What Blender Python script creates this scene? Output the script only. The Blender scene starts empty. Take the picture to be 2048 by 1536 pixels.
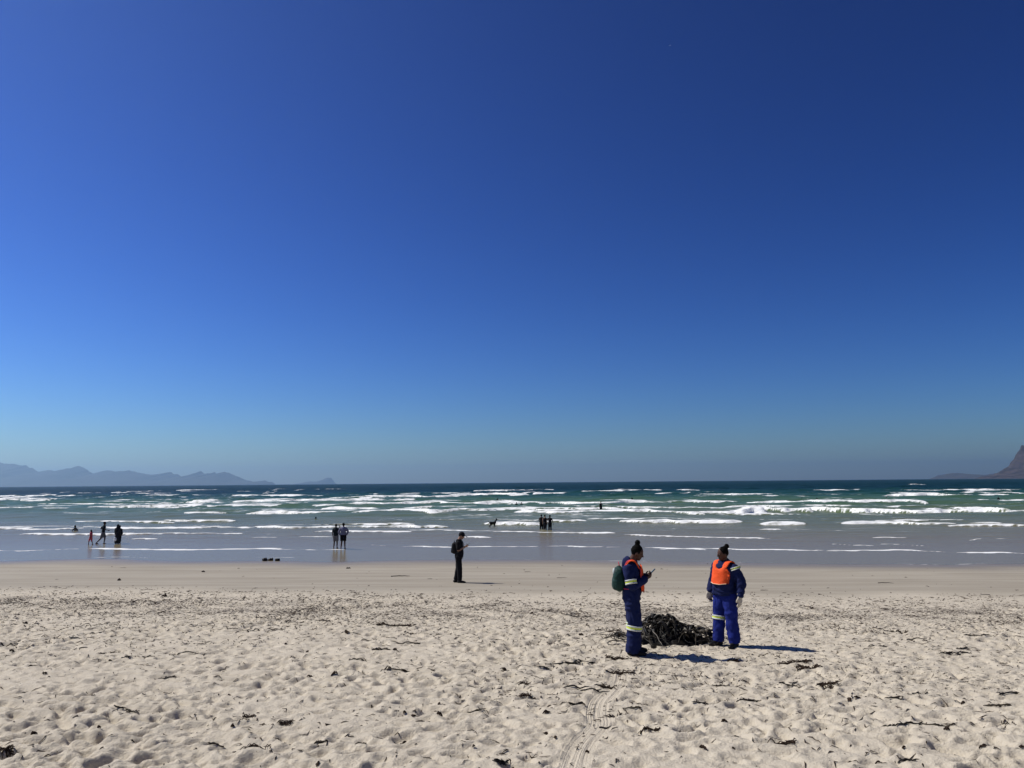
import bpy, bmesh, math, random
import numpy as np
from mathutils import Vector, Matrix

random.seed(7)
RNG = np.random.default_rng(11)
SC = bpy.context.scene
COL = SC.collection
rad = math.radians

# ------------------------------------------------------------------ camera
FPX, CX, CY = 1500.0, 1024.0, 768.0          # focal length and centre in photograph pixels (2048 wide)
CAM = Vector((0.0, 0.0, 4.3))                # sea level is z = 0
PITCH, ROLL = rad(7.48), rad(0.476)
_f = Vector((0, math.cos(PITCH), math.sin(PITCH)))
_r0 = Vector((1, 0, 0)); _u0 = Vector((0, -math.sin(PITCH), math.cos(PITCH)))
_r = _r0 * math.cos(ROLL) - _u0 * math.sin(ROLL)
_u = _u0 * math.cos(ROLL) + _r0 * math.sin(ROLL)
cd = bpy.data.cameras.new('camera'); cam = bpy.data.objects.new('camera', cd); COL.objects.link(cam)
cd.sensor_width = 36.0; cd.lens = 36.0 * FPX / 2048.0; cd.clip_start = 0.1; cd.clip_end = 200000.0
M = Matrix((( _r.x, _u.x, -_f.x, CAM.x), (_r.y, _u.y, -_f.y, CAM.y), (_r.z, _u.z, -_f.z, CAM.z), (0, 0, 0, 1)))
cam.matrix_world = M
SC.camera = cam

# ------------------------------------------------------------------ world, sun, exposure
SUN_EL, SUN_AZ = 49.0, -71.0                 # azimuth clockwise from +Y (the view direction)
w = bpy.data.worlds.new('World'); SC.world = w; w.use_nodes = True
nt = w.node_tree; nt.nodes.clear()
sky = nt.nodes.new('ShaderNodeTexSky'); sky.sky_type = 'NISHITA'; sky.sun_disc = False
sky.sun_elevation = rad(SUN_EL); sky.sun_rotation = rad(SUN_AZ)
sky.altitude = 0; sky.air_density = 1.0; sky.dust_density = 0.3; sky.ozone_density = 8.0
pre = nt.nodes.new('ShaderNodeVectorMath'); pre.operation = 'SCALE'; pre.inputs['Scale'].default_value = 0.372
gam = nt.nodes.new('ShaderNodeGamma'); gam.inputs['Gamma'].default_value = 1.95     # the phone's steep tone curve
hsv = nt.nodes.new('ShaderNodeHueSaturation'); hsv.inputs['Saturation'].default_value = 1.04; hsv.inputs['Hue'].default_value = 0.506
bg = nt.nodes.new('ShaderNodeBackground'); bg.inputs['Strength'].default_value = 0.1
wo = nt.nodes.new('ShaderNodeOutputWorld')
nt.links.new(sky.outputs[0], pre.inputs[0]); nt.links.new(pre.outputs[0], gam.inputs[0]); nt.links.new(gam.outputs[0], hsv.inputs['Color'])
nt.links.new(hsv.outputs[0], bg.inputs[0]); nt.links.new(bg.outputs[0], wo.inputs[0])
sd = bpy.data.lights.new('sun', 'SUN'); sd.energy = 5.0; sd.angle = rad(0.53); sd.color = (1.0, 0.955, 0.89)
sun = bpy.data.objects.new('sun', sd); COL.objects.link(sun)
tosun = Vector((math.sin(rad(SUN_AZ)) * math.cos(rad(SUN_EL)), math.cos(rad(SUN_AZ)) * math.cos(rad(SUN_EL)), math.sin(rad(SUN_EL))))
sun.rotation_euler = tosun.to_track_quat('Z', 'Y').to_euler(); sun.location = tosun * 50
vs = SC.view_settings; SC.display_settings.display_device = 'sRGB'
vs.view_transform = 'Standard'; vs.look = 'None'; vs.exposure = 0.0; vs.gamma = 1.0; vs.use_curve_mapping = False
SC.cycles.use_denoising = True; SC.cycles.max_bounces = 6; SC.cycles.volume_bounces = 0
SC.cycles.caustics_reflective = False; SC.cycles.caustics_refractive = False

# ------------------------------------------------------------------ numeric helpers
def ray(px, py):
    return _f + _r * ((px - CX) / FPX) + _u * ((CY - py) / FPX)

def at_dist(px, py, D):
    d = ray(px, py); return CAM + d * (D / d.y)

SLANT = 0.115                                # the shore runs slightly towards the camera on the right
_S = np.linspace(-80, 400, 4801)
_P = np.interp(_S, [-80, -5, 0, 6, 9, 11.5, 16, 20, 25.5, 32, 38, 42, 50, 57, 67, 80, 100, 117, 145, 165, 190, 260, 400],
               [4.6, 2.55, 2.36, 2.08, 1.86, 1.66, 1.40, 1.17, 0.90, 0.52, 0.20, 0.10, 0.0, -0.06, -0.16, -0.28, -0.5, -0.68, -1.12, -1.25, -1.42, -3.0, -6.0])
_k = np.exp(-0.5 * (np.arange(-40, 41) / 14.0) ** 2); _k /= _k.sum()
_P = np.convolve(np.pad(_P, 40, mode='edge'), _k, mode='valid')
def prof(x, y):
    return np.interp(np.asarray(y) + SLANT * np.asarray(x), _S, _P)

def on_ground(px, py, lo=3.0, hi=420.0, level=None):
    d = ray(px, py); t = np.linspace(lo, hi, 30000)
    z = CAM.z + t * d.z
    g = prof(t * d.x, t * d.y)
    if level is not None: g = np.maximum(g, level)
    k = np.argmax(z <= g); k = max(k, 1)
    return (t[k] * d.x, t[k] * d.y, float(z[k]))

def _h(ix, iy, seed):
    n = (ix * 374761393 + iy * 668265263 + seed * 974634777) & 0xffffffff
    n = ((n ^ (n >> 13)) * 1274126177) & 0xffffffff
    return ((n ^ (n >> 16)) & 0xffff) / 65535.0
def vnoise(x, y, seed=0):
    x = np.asarray(x, dtype=np.float64); y = np.asarray(y, dtype=np.float64)
    xi = np.floor(x).astype(np.int64); yi = np.floor(y).astype(np.int64)
    fx = x - xi; fy = y - yi
    fx = fx * fx * fx * (fx * (fx * 6 - 15) + 10); fy = fy * fy * fy * (fy * (fy * 6 - 15) + 10)
    a = _h(xi, yi, seed); b = _h(xi + 1, yi, seed); c = _h(xi, yi + 1, seed); d = _h(xi + 1, yi + 1, seed)
    return (a + (b - a) * fx) * (1 - fy) + (c + (d - c) * fx) * fy
def fbm(x, y, seed=0, oct=4, gain=0.5):
    t = 0; a = 1; s = 0
    for o in range(oct):
        t = t + a * vnoise(x * 2 ** o + 17.3 * o, y * 2 ** o - 9.1 * o, seed + o); s += a; a *= gain
    return t / s - 0.5
def sstep(a, b, x):
    t = np.clip((x - a) / (b - a), 0, 1); return t * t * (3 - 2 * t)

# ------------------------------------------------------------------ material helpers
def mat(name, col=(0.5, 0.5, 0.5), rough=0.6, spec=0.5, metal=0.0):
    m = bpy.data.materials.new(name); m.use_nodes = True
    b = m.node_tree.nodes['Principled BSDF']
    b.inputs['Base Color'].default_value = (*col, 1); b.inputs['Roughness'].default_value = rough
    b.inputs['Specular IOR Level'].default_value = spec; b.inputs['Metallic'].default_value = metal
    return m, m.node_tree, b
def N(nt, t, **kw):
    n = nt.nodes.new(t)
    for k, v in kw.items():
        if k in n.inputs: n.inputs[k].default_value = v
        else: setattr(n, k, v)
    return n
def L(nt, a, b): nt.links.new(a, b)
def ramp(nt, fac, stops, interp='LINEAR'):
    r = nt.nodes.new('ShaderNodeValToRGB'); r.color_ramp.interpolation = interp
    e = r.color_ramp.elements
    while len(e) < len(stops): e.new(0.5)
    for el, (p, c) in zip(e, stops):
        el.position = p; el.color = (*c, 1) if len(c) == 3 else c
    L(nt, fac, r.inputs[0]); return r
def math_node(nt, op, a, b=None, clamp=False):
    n = nt.nodes.new('ShaderNodeMath'); n.operation = op; n.use_clamp = clamp
    for i, v in enumerate((a, b)):
        if v is None: continue
        if hasattr(v, 'is_linked') or hasattr(v, 'links'): L(nt, v, n.inputs[i])
        else: n.inputs[i].default_value = v
    return n.outputs[0]
def mix(nt, fac, a, b):
    n = nt.nodes.new('ShaderNodeMix'); n.data_type = 'RGBA'
    for s, v in ((n.inputs['Factor'], fac), (n.inputs[6], a), (n.inputs[7], b)):
        if hasattr(v, 'links'): L(nt, v, s)
        elif isinstance(v, (int, float)): s.default_value = v
        else: s.default_value = (*v, 1)
    return n.outputs[2]

def cloth(name, col, var=0.25, rough=0.85, fold=28.0, bump=0.5):
    m, t, b = mat(name, col, rough, 0.2)
    tc = N(t, 'ShaderNodeTexCoord')
    n1 = N(t, 'ShaderNodeTexNoise', Scale=fold * 0.25, Detail=3.0); L(t, tc.outputs['Object'], n1.inputs['Vector'])
    n2 = N(t, 'ShaderNodeTexNoise', Scale=fold, Detail=4.0); L(t, tc.outputs['Object'], n2.inputs['Vector'])
    c = mix(t, n1.outputs[0], tuple(v * (1 - var) for v in col), tuple(min(1, v * (1 + var)) for v in col))
    L(t, c, b.inputs['Base Color'])
    bp = N(t, 'ShaderNodeBump', Strength=bump, Distance=0.01); L(t, n2.outputs[0], bp.inputs['Height']); L(t, bp.outputs[0], b.inputs['Normal'])
    return m

def smooth_mesh(me):
    me.polygons.foreach_set('use_smooth', np.ones(len(me.polygons), dtype=bool)); me.update()
def link(name, me, m=None, parent=None, loc=None, rotz=None):
    o = bpy.data.objects.new(name, me); COL.objects.link(o)
    if m is not None and me is not None and not me.materials: me.materials.append(m)
    if parent is not None: o.parent = parent
    if loc is not None: o.location = loc
    if rotz is not None: o.rotation_euler = (0, 0, rotz)
    return o
def tag(o, label=None, cat=None, group=None, kind=None):
    if label: o['label'] = label
    if cat: o['category'] = cat
    if group: o['group'] = group
    if kind: o['kind'] = kind
    return o
def empty(name, loc, rotz, label, cat, group=None):
    o = bpy.data.objects.new(name, None); COL.objects.link(o); o.empty_display_size = 0.2
    o.location = loc; o.rotation_euler = (0, 0, rotz); return tag(o, label, cat, group)
def grid_mesh(name, X, Y, Z, attrs=None):
    r, c = X.shape
    v = np.stack([X, Y, Z], -1).reshape(-1, 3).astype(np.float32)
    i = np.arange(r * c, dtype=np.int32).reshape(r, c)
    q = np.stack([i[:-1, :-1], i[:-1, 1:], i[1:, 1:], i[1:, :-1]], -1).reshape(-1, 4)
    me = bpy.data.meshes.new(name)
    me.vertices.add(len(v)); me.vertices.foreach_set('co', v.ravel())
    me.loops.add(q.size); me.loops.foreach_set('vertex_index', q.ravel())
    me.polygons.add(len(q)); me.polygons.foreach_set('loop_start', np.arange(0, q.size, 4, dtype=np.int32))
    me.polygons.foreach_set('loop_total', np.full(len(q), 4, dtype=np.int32))
    me.update(calc_edges=True)
    for k, a in (attrs or {}).items():
        at = me.attributes.new(k, 'FLOAT', 'POINT'); at.data.foreach_set('value', a.ravel().astype(np.float32))
    smooth_mesh(me); return me

# ------------------------------------------------------------------ the beach
# a raster of footprints, hollows and wind-smoothed ridges (3 cm cells)
RX0, RX1, RY0, RY1, RC = -21.0, 21.0, 3.5, 29.0, 0.03
nx, ny = int((RX1 - RX0) / RC), int((RY1 - RY0) / RC)
gx = RX0 + RC * np.arange(nx); gy = RY0 + RC * np.arange(ny)
GX, GY = np.meshgrid(gx, gy)
GS = GY + SLANT * GX
relief = np.zeros((ny, nx))
def stamp(x, y, a, b, ang, depth, rim=0.35, sharp=2.0, dirty=0.0):
    R = 1.7 * max(a, b)
    i0, i1 = int((x - R - RX0) / RC), int((x + R - RX0) / RC) + 1
    j0, j1 = int((y - R - RY0) / RC), int((y + R - RY0) / RC) + 1
    i0, j0 = max(i0, 0), max(j0, 0); i1, j1 = min(i1, nx), min(j1, ny)
    if i1 - i0 < 2 or j1 - j0 < 2: return
    dx = gx[i0:i1][None, :] - x; dy = gy[j0:j1][:, None] - y
    c, s = math.cos(ang), math.sin(ang)
    u = (dx * c + dy * s) / a; v = (-dx * s + dy * c) / b
    r2 = u * u + v * v; r = np.sqrt(r2)
    pit = -np.clip(1 - r2, 0, 1) ** sharp
    ri = rim * np.exp(-((r - 1.12) / 0.24) ** 2) * (0.6 + 0.4 * np.cos(np.arctan2(v, u) - ang * 3))
    relief[j0:j1, i0:i1] += depth * (pit + ri)
n_st = 26000
for k in range(n_st):
    y = RNG.uniform(4.0, 25.5); x = RNG.uniform(-1, 1) * (0.78 * y + 2.0)
    s = y + SLANT * x
    if s > 23.5: continue
    a = RNG.uniform(0.05, 0.13) * (1.0 if RNG.random() < 0.9 else 1.5); b = a * RNG.uniform(0.45, 0.8)
    amp = np.interp(s, [5, 14, 19, 22, 23.5], [1.0, 0.95, 0.7, 0.35, 0.1])
    stamp(x, y, a, b, RNG.uniform(0, math.pi), amp * RNG.uniform(0.015, 0.055) * (a / 0.12), RNG.uniform(0.15, 0.45), RNG.choice([1.2, 2.0, 2.5]))
soft = sstep(23.5, 18.0, GS)
relief += soft * 0.04 * fbm(GX * 2.6, GY * 3.4, 3, 4)
relief += soft * 0.032 * fbm(GX * 7.5, GY * 9.0, 5, 3)
# wind ridges running obliquely, mainly in the open sand on the left
wr = np.abs(fbm((GX * 0.9 - GY * 0.42) * 2.2, (GX * 0.42 + GY * 0.9) * 5.0, 21, 3)) * 2
relief += soft * (0.07 * (0.35 - np.clip(wr, 0, 0.7))) * (0.35 + 0.65 * sstep(3, -5, GX))
# churned strand line: small lumps
band = np.exp(-((GS - 18.5) / 3.2) ** 2)
relief += band * 0.03 * fbm(GX * 7, GY * 6, 9, 3)
relief += 0.012 * sstep(20, 26, GS) * fbm(GX * 0.5, GY * 0.9, 33, 3)
# churned sand round the workers and the pile
wk = np.exp(-(((GX - 2.6) / 1.9) ** 2 + ((GY - 11.2) / 1.1) ** 2))
relief += wk * 0.045 * fbm(GX * 6, GY * 7, 41, 3)
relief *= np.clip(0.80 + 1.5 * fbm(GX * 0.45, GY * 0.6, 131, 3), 0.35, 1.35)
# drag track: grooves left by hauling kelp
trk = [on_ground(px, py)[:2] for px, py in ((1118, 1600), (1138, 1536), (1168, 1490), (1190, 1452), (1194, 1428), (1206, 1396), (1226, 1366), (1238, 1344), (1262, 1326))]
trk = np.array(trk)
tt = np.linspace(0, len(trk) - 1, 160)
cxs = np.interp(tt, range(len(trk)), trk[:, 0]); cys = np.interp(tt, range(len(trk)), trk[:, 1])
kk = np.ones(9) / 9
cxs = cxs + 0.03 * np.sin(tt * 2.3)
cxs = np.convolve(np.pad(cxs, 4, mode='edge'), kk, 'valid'); cys = np.convolve(np.pad(cys, 4, mode='edge'), kk, 'valid')
m_ = (GX > cxs.min() - 0.8) & (GX < cxs.max() + 0.8) & (GY < cys.max() + 0.5)
px_, py_ = GX[m_], GY[m_]
d2 = np.full(px_.shape, 1e9); sg = np.zeros(px_.shape); al = np.zeros(px_.shape)
for k in range(len(cxs) - 1):
    ax, ay = cxs[k], cys[k]; ex, ey = cxs[k + 1] - ax, cys[k + 1] - ay; l2 = ex * ex + ey * ey + 1e-9
    t = np.clip(((px_ - ax) * ex + (py_ - ay) * ey) / l2, 0, 1)
    qx, qy = px_ - ax - t * ex, py_ - ay - t * ey; dd = qx * qx + qy * qy
    b_ = dd < d2; d2[b_] = dd[b_]; sg[b_] = (np.sign(ex * qy - ey * qx) * np.sqrt(dd))[b_]; al[b_] = k * 0.05 + t[b_] * 0.05
wd = 0.165 + 0.04 * vnoise(al * 0.7, al * 0, 2)
wgt = sstep(1.05, 0.6, np.abs(sg) / wd + 0.35 * (vnoise(px_ * 5, py_ * 5, 79) - 0.5)) * sstep(8.0, 7.0, al) * np.clip(0.88 + 0.6 * vnoise(px_ * 1.9, py_ * 1.9, 80), 0, 1)
gro = -0.02 + 0.022 * (vnoise(sg * 19 + 0.4 * np.sin(al * 2), al * 0.45, 77) - 0.5) + 0.012 * (vnoise(sg * 38, al * 0.7, 78) - 0.5) + 0.03 * np.exp(-((np.abs(sg) - wd) / 0.05) ** 2)
rel_t = relief[m_]; relief[m_] = rel_t * (1 - wgt) + (gro + 0.06 * rel_t) * wgt
TW = np.zeros((ny, nx)); TS = np.zeros((ny, nx)); TA = np.zeros((ny, nx)); TW[m_] = wgt; TS[m_] = sg; TA[m_] = al
# light smoothing
for _ in range(1):
    p = np.pad(relief, 1, mode='edge')
    relief = (p[1:-1, 1:-1] * 12 + p[:-2, 1:-1] + p[2:, 1:-1] + p[1:-1, :-2] + p[1:-1, 2:]) / 16
edge = sstep(RX0, RX0 + 1.5, GX) * sstep(RX1, RX1 - 1.5, GX) * sstep(RY0, RY0 + 0.4, GY) * sstep(RY1, RY1 - 1.5, GY)
relief = 0.062 * np.tanh(relief * 1.6 / 0.062) * edge
def rel(x, y, src=None):
    src = relief if src is None else src
    x = np.asarray(x, dtype=float); y = np.asarray(y, dtype=float)
    fx = (x - RX0) / RC; fy = (y - RY0) / RC
    ok = (fx > 0) & (fy > 0) & (fx < nx - 2) & (fy < ny - 2)
    fx = np.clip(fx, 0, nx - 2.001); fy = np.clip(fy, 0, ny - 2.001)
    i = fx.astype(int); j = fy.astype(int); a = fx - i; b = fy - j
    v = (src[j, i] * (1 - a) + src[j, i + 1] * a) * (1 - b) + (src[j + 1, i] * (1 - a) + src[j + 1, i + 1] * a) * b
    return np.where(ok, v, 0)
def gz(x, y): return float(prof(x, y) + rel(x, y))
def swash_edge(x): return 40.6 + 2.6 * (fbm(np.asarray(x) * 0.09, np.asarray(x) * 0, 51, 4)) * 2

rows = np.concatenate([np.linspace(-70, 2, 14)[:-1], np.linspace(2, 5.2, 24)[:-1], np.geomspace(5.2, 26, 500)[:-1], np.geomspace(26, 48, 60)[:-1], np.geomspace(48, 420, 30)])
uc = np.concatenate([-np.geomspace(14, 1.06, 14), np.linspace(-1, 1, 850), np.geomspace(1.06, 14, 14)])
Y = np.repeat(rows[:, None], len(uc), 1); X = uc[None, :] * (0.80 * np.clip(Y, 0, None) + 1.6)
S = Y + SLANT * X
Z = prof(X, Y) + rel(X, Y) + 0.012 * fbm(X * 0.3, Y * 0.5, 61, 3) * sstep(24, 30, S) * sstep(46, 40, S)
damp = sstep(20.5, 25.0, S + 3.0 * fbm(X * 0.25, Y * 0.5, 13, 4))
film = sstep(-5.5, 0.6, S - swash_edge(X) + 2.0 * fbm(X * 0.12, Y * 0.3, 17, 3))
litter = np.exp(-((S - 18.8 + 2.5 * fbm(X * 0.2, Y * 0.1, 71, 3)) / 4.0) ** 2) + 0.45 * np.exp(-(((X - 5.5) / 4.0) ** 2 + ((Y - 10.5) / 1.6) ** 2)) + 0.12 * sstep(4, 8, S) * sstep(17, 12, S)
me = grid_mesh('beach', X, Y, Z, {'damp': damp, 'film': film, 'litter': litter, 'track': rel(X, Y, TW), 'track_side': rel(X, Y, TS), 'track_along': rel(X, Y, TA)})
m, t, b = mat('sand', (0.46, 0.42, 0.355), 0.92, 0.25)
tc = N(t, 'ShaderNodeTexCoord')
aD = N(t, 'ShaderNodeAttribute', attribute_name='damp'); aF = N(t, 'ShaderNodeAttribute', attribute_name='film'); aL = N(t, 'ShaderNodeAttribute', attribute_name='litter')
n1 = N(t, 'ShaderNodeTexNoise', Scale=1.3, Detail=6.0); L(t, tc.outputs['Object'], n1.inputs['Vector'])
n2 = N(t, 'ShaderNodeTexNoise', Scale=40.0, Detail=6.0); L(t, tc.outputs['Object'], n2.inputs['Vector'])
n3 = N(t, 'ShaderNodeTexNoise', Scale=260.0, Detail=2.0); L(t, tc.outputs['Object'], n3.inputs['Vector'])
dry = mix(t, n1.outputs[0], (0.535, 0.472, 0.366), (0.645, 0.58, 0.46))
dry = mix(t, math_node(t, 'MULTIPLY', n3.outputs[0], 0.5), dry, (0.50, 0.434, 0.325))
mapd = N(t, 'ShaderNodeMapping'); mapd.inputs['Scale'].default_value = (0.25, 1.6, 1); L(t, tc.outputs['Object'], mapd.inputs[0])
n4 = N(t, 'ShaderNodeTexNoise', Scale=0.8, Detail=6.0); L(t, mapd.outputs[0], n4.inputs['Vector'])
n4r = ramp(t, n4.outputs[0], [(0.36, (0, 0, 0)), (0.66, (1, 1, 1))])
dampc = mix(t, n4r.outputs[0], (0.28, 0.246, 0.188), (0.352, 0.315, 0.247))
c1 = mix(t, aD.outputs['Fac'], dry, dampc)
c2 = mix(t, aF.outputs['Fac'], c1, (0.20, 0.175, 0.142))
# fine organic specks: short crumbs of weed too small to model
mapl = N(t, 'ShaderNodeMapping'); mapl.inputs['Scale'].default_value = (1.0, 1.7, 1.0); L(t, tc.outputs['Object'], mapl.inputs[0])
sp1 = N(t, 'ShaderNodeTexNoise', Scale=17.0, Detail=5.0, Roughness=0.7); L(t, mapl.outputs[0], sp1.inputs['Vector'])
sp2 = N(t, 'ShaderNodeTexNoise', Scale=0.9, Detail=3.0); L(t, tc.outputs['Object'], sp2.inputs['Vector'])
lit = math_node(t, 'MULTIPLY', aL.outputs['Fac'], math_node(t, 'MULTIPLY', sp2.outputs[0], 0.33))
spk = math_node(t, 'SUBTRACT', math_node(t, 'ADD', sp1.outputs[0], lit), 0.66)
spk = math_node(t, 'MULTIPLY', spk, 14.0, True)
c3 = mix(t, spk, c2, (0.045, 0.033, 0.024))
L(t, c3, b.inputs['Base Color'])
rr = N(t, 'ShaderNodeMapRange'); L(t, aF.outputs['Fac'], rr.inputs[0]); rr.inputs[3].default_value = 0.9; rr.inputs[4].default_value = 0.32
L(t, rr.outputs[0], b.inputs['Roughness'])
hh = math_node(t, 'ADD', math_node(t, 'MULTIPLY', n2.outputs[0], 1.0), math_node(t, 'MULTIPLY', n3.outputs[0], 0.35))
aT = N(t, 'ShaderNodeAttribute', attribute_name='track'); aS = N(t, 'ShaderNodeAttribute', attribute_name='track_side'); aA = N(t, 'ShaderNodeAttribute', attribute_name='track_along')
cb = N(t, 'ShaderNodeCombineXYZ'); L(t, math_node(t, 'MULTIPLY', aS.outputs['Fac'], 42.0), cb.inputs[0]); L(t, math_node(t, 'MULTIPLY', aA.outputs['Fac'], 0.35), cb.inputs[1])
ng = N(t, 'ShaderNodeTexNoise', Scale=1.0, Detail=3.0); L(t, cb.outputs[0], ng.inputs['Vector'])
hh = math_node(t, 'ADD', hh, math_node(t, 'MULTIPLY', math_node(t, 'MULTIPLY', ng.outputs[0], 1.7), aT.outputs['Fac']))
bp = N(t, 'ShaderNodeBump', Distance=0.02); L(t, hh, bp.inputs['Height'])
bs = N(t, 'ShaderNodeMapRange'); L(t, aD.outputs['Fac'], bs.inputs[0]); bs.inputs[3].default_value = 0.95; bs.inputs[4].default_value = 0.15
L(t, bs.outputs[0], bp.inputs['Strength']); L(t, bp.outputs[0], b.inputs['Normal'])
tag(link('beach', me, m), kind='structure')

# ------------------------------------------------------------------ the sea
rows = np.concatenate([np.geomspace(33, 330, 450)[:-1], np.geomspace(330, 900, 80)[:-1], np.geomspace(900, 46000, 50)])
uc = np.linspace(-1, 1, 620)
Y = np.repeat(rows[:, None], len(uc), 1); X = uc[None, :] * (0.80 * Y + 4)
S = Y + SLANT * X
bed = prof(X, Y); depth = np.where(S > 380, 6 + (S - 380) * 0.02, -bed)
Z = np.zeros_like(X); foam = np.zeros_like(X)
amp = np.interp(S, [45, 55, 70, 100, 160, 300, 1000], [0.0, 0.008, 0.03, 0.10, 0.20, 0.24, 0.30])
r2 = np.random.default_rng(5)
for k in range(46):
    lam = float(np.exp(r2.uniform(math.log(2.2), math.log(34)))); th = r2.normal(0, 0.55)
    kx, ky = math.sin(th) * 6.283 / lam, math.cos(th) * 6.283 / lam
    fade = sstep(lam / 0.0032, lam / 0.009, Y)
    Z += amp * fade * 0.045 * lam ** 0.62 * np.sin(kx * X + ky * S + r2.uniform(0, 6.28) + 1.5 * (vnoise(X * 0.02, Y * 0.02, k) - 0.5))
# long swells standing up over the bar
Z += np.interp(S, [60, 85, 120, 260, 600], [0, 0.10, 0.22, 0.25, 0.1]) * np.sin(S * 6.283 / 23.0 + 3.0 * fbm(X * 0.012, S * 0.01, 91, 2) * 4) * (0.5 + vnoise(X * 0.03, S * 0.03, 92))
# breakers: left px, right px, foot of the white water at the left and right end, thickness in px
BR = [(185, 321, 993, 993, 5), (219, 273, 988.5, 988.5, 4), (-60, 132, 1003, 1001, 11), (475, 574, 993, 993, 5), (345, 413, 1008, 1008, 10), (468, 700, 1006, 1004, 8), (80, 325, 1004, 1004, 3),
      (-60, 147, 1018, 1018, 7), (208, 360, 1015, 1015, 7), (355, 590, 1014, 1013, 4), (639, 760, 1019, 1019, 8), (366, 427, 1026, 1026, 4), (500, 570, 1027, 1027, 7), (600, 700, 1026, 1026, 5), (120, 250, 1028, 1028, 3),
      (-60, 485, 1060, 1058, 7), (508, 886, 1057, 1053, 8), (48, 472, 1069, 1068, 4), (640, 815, 1064, 1064, 5), (832, 1215, 1061, 1068.5, 4.5), (270, 300, 1078, 1078, 2.5), (608, 652, 1074, 1074, 2.5), (512, 540, 1076, 1076, 2.5), (932, 971, 1075, 1075, 4),
      (1008, 1051, 982, 982, 5), (1061, 1112, 988, 988, 5), (1179, 1219, 984, 984, 5), (1227, 1276, 980.5, 981, 3), (1346, 1396, 981, 981, 4), (1326, 1393, 987.5, 987.5, 4), (1298, 1318, 981, 981, 3),
      (716, 783, 995, 995, 6), (790, 1045, 995, 992, 9), (560, 806, 1003, 1002, 6), (688, 1040, 1009, 1006, 7), (1030, 1395, 1007, 1006, 6.5), (786, 980, 1025, 1023, 12), (974, 1082, 1018, 1017, 6), (724, 772, 1026, 1026, 7),
      (1040, 1400, 1025, 1026, 8), (1080, 1240, 1016, 1017, 3.5), (976, 1080, 1048, 1047, 8), (1100, 1160, 1044, 1042, 5), (1186, 1249, 1039, 1039, 4), (1248, 1476, 1045, 1045.5, 8), (1258, 1528, 1070, 1079, 3.5),
      (1400, 1524, 990, 990, 4.5), (1524, 1596, 993, 993, 6), (1772, 2022, 993, 993, 9), (1348, 1466, 1004, 1004, 5), (1503, 1842, 1006, 1006, 8.5), (1961, 2120, 1004, 1004, 6), (1480, 1743, 1026, 1023, 14), (1392, 1483, 1025, 1025, 6),
      (1750, 1999, 1026, 1023, 13), (1996, 2120, 1024, 1024, 5), (1526, 1598, 1047, 1047, 8), (1696, 1906, 1048, 1048, 8.5), (1904, 2040, 1051, 1050, 7), (1527, 1551, 1059, 1059, 4), (1758, 1807, 1076, 1076, 3.5), (1928, 2120, 1077, 1078, 3.2), (1690, 1715, 1089, 1089, 2), (1796, 1838, 1092, 1092, 2),
      (-80, 665, 1101.5, 1099.5, 4), (735, 1062, 1093.5, 1094, 2.8), (1125, 1390, 1089, 1095.5, 2.8), (1348, 1690, 1095.5, 1101, 2.8), (1660, 2130, 1101, 1106, 3.4)]
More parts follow.
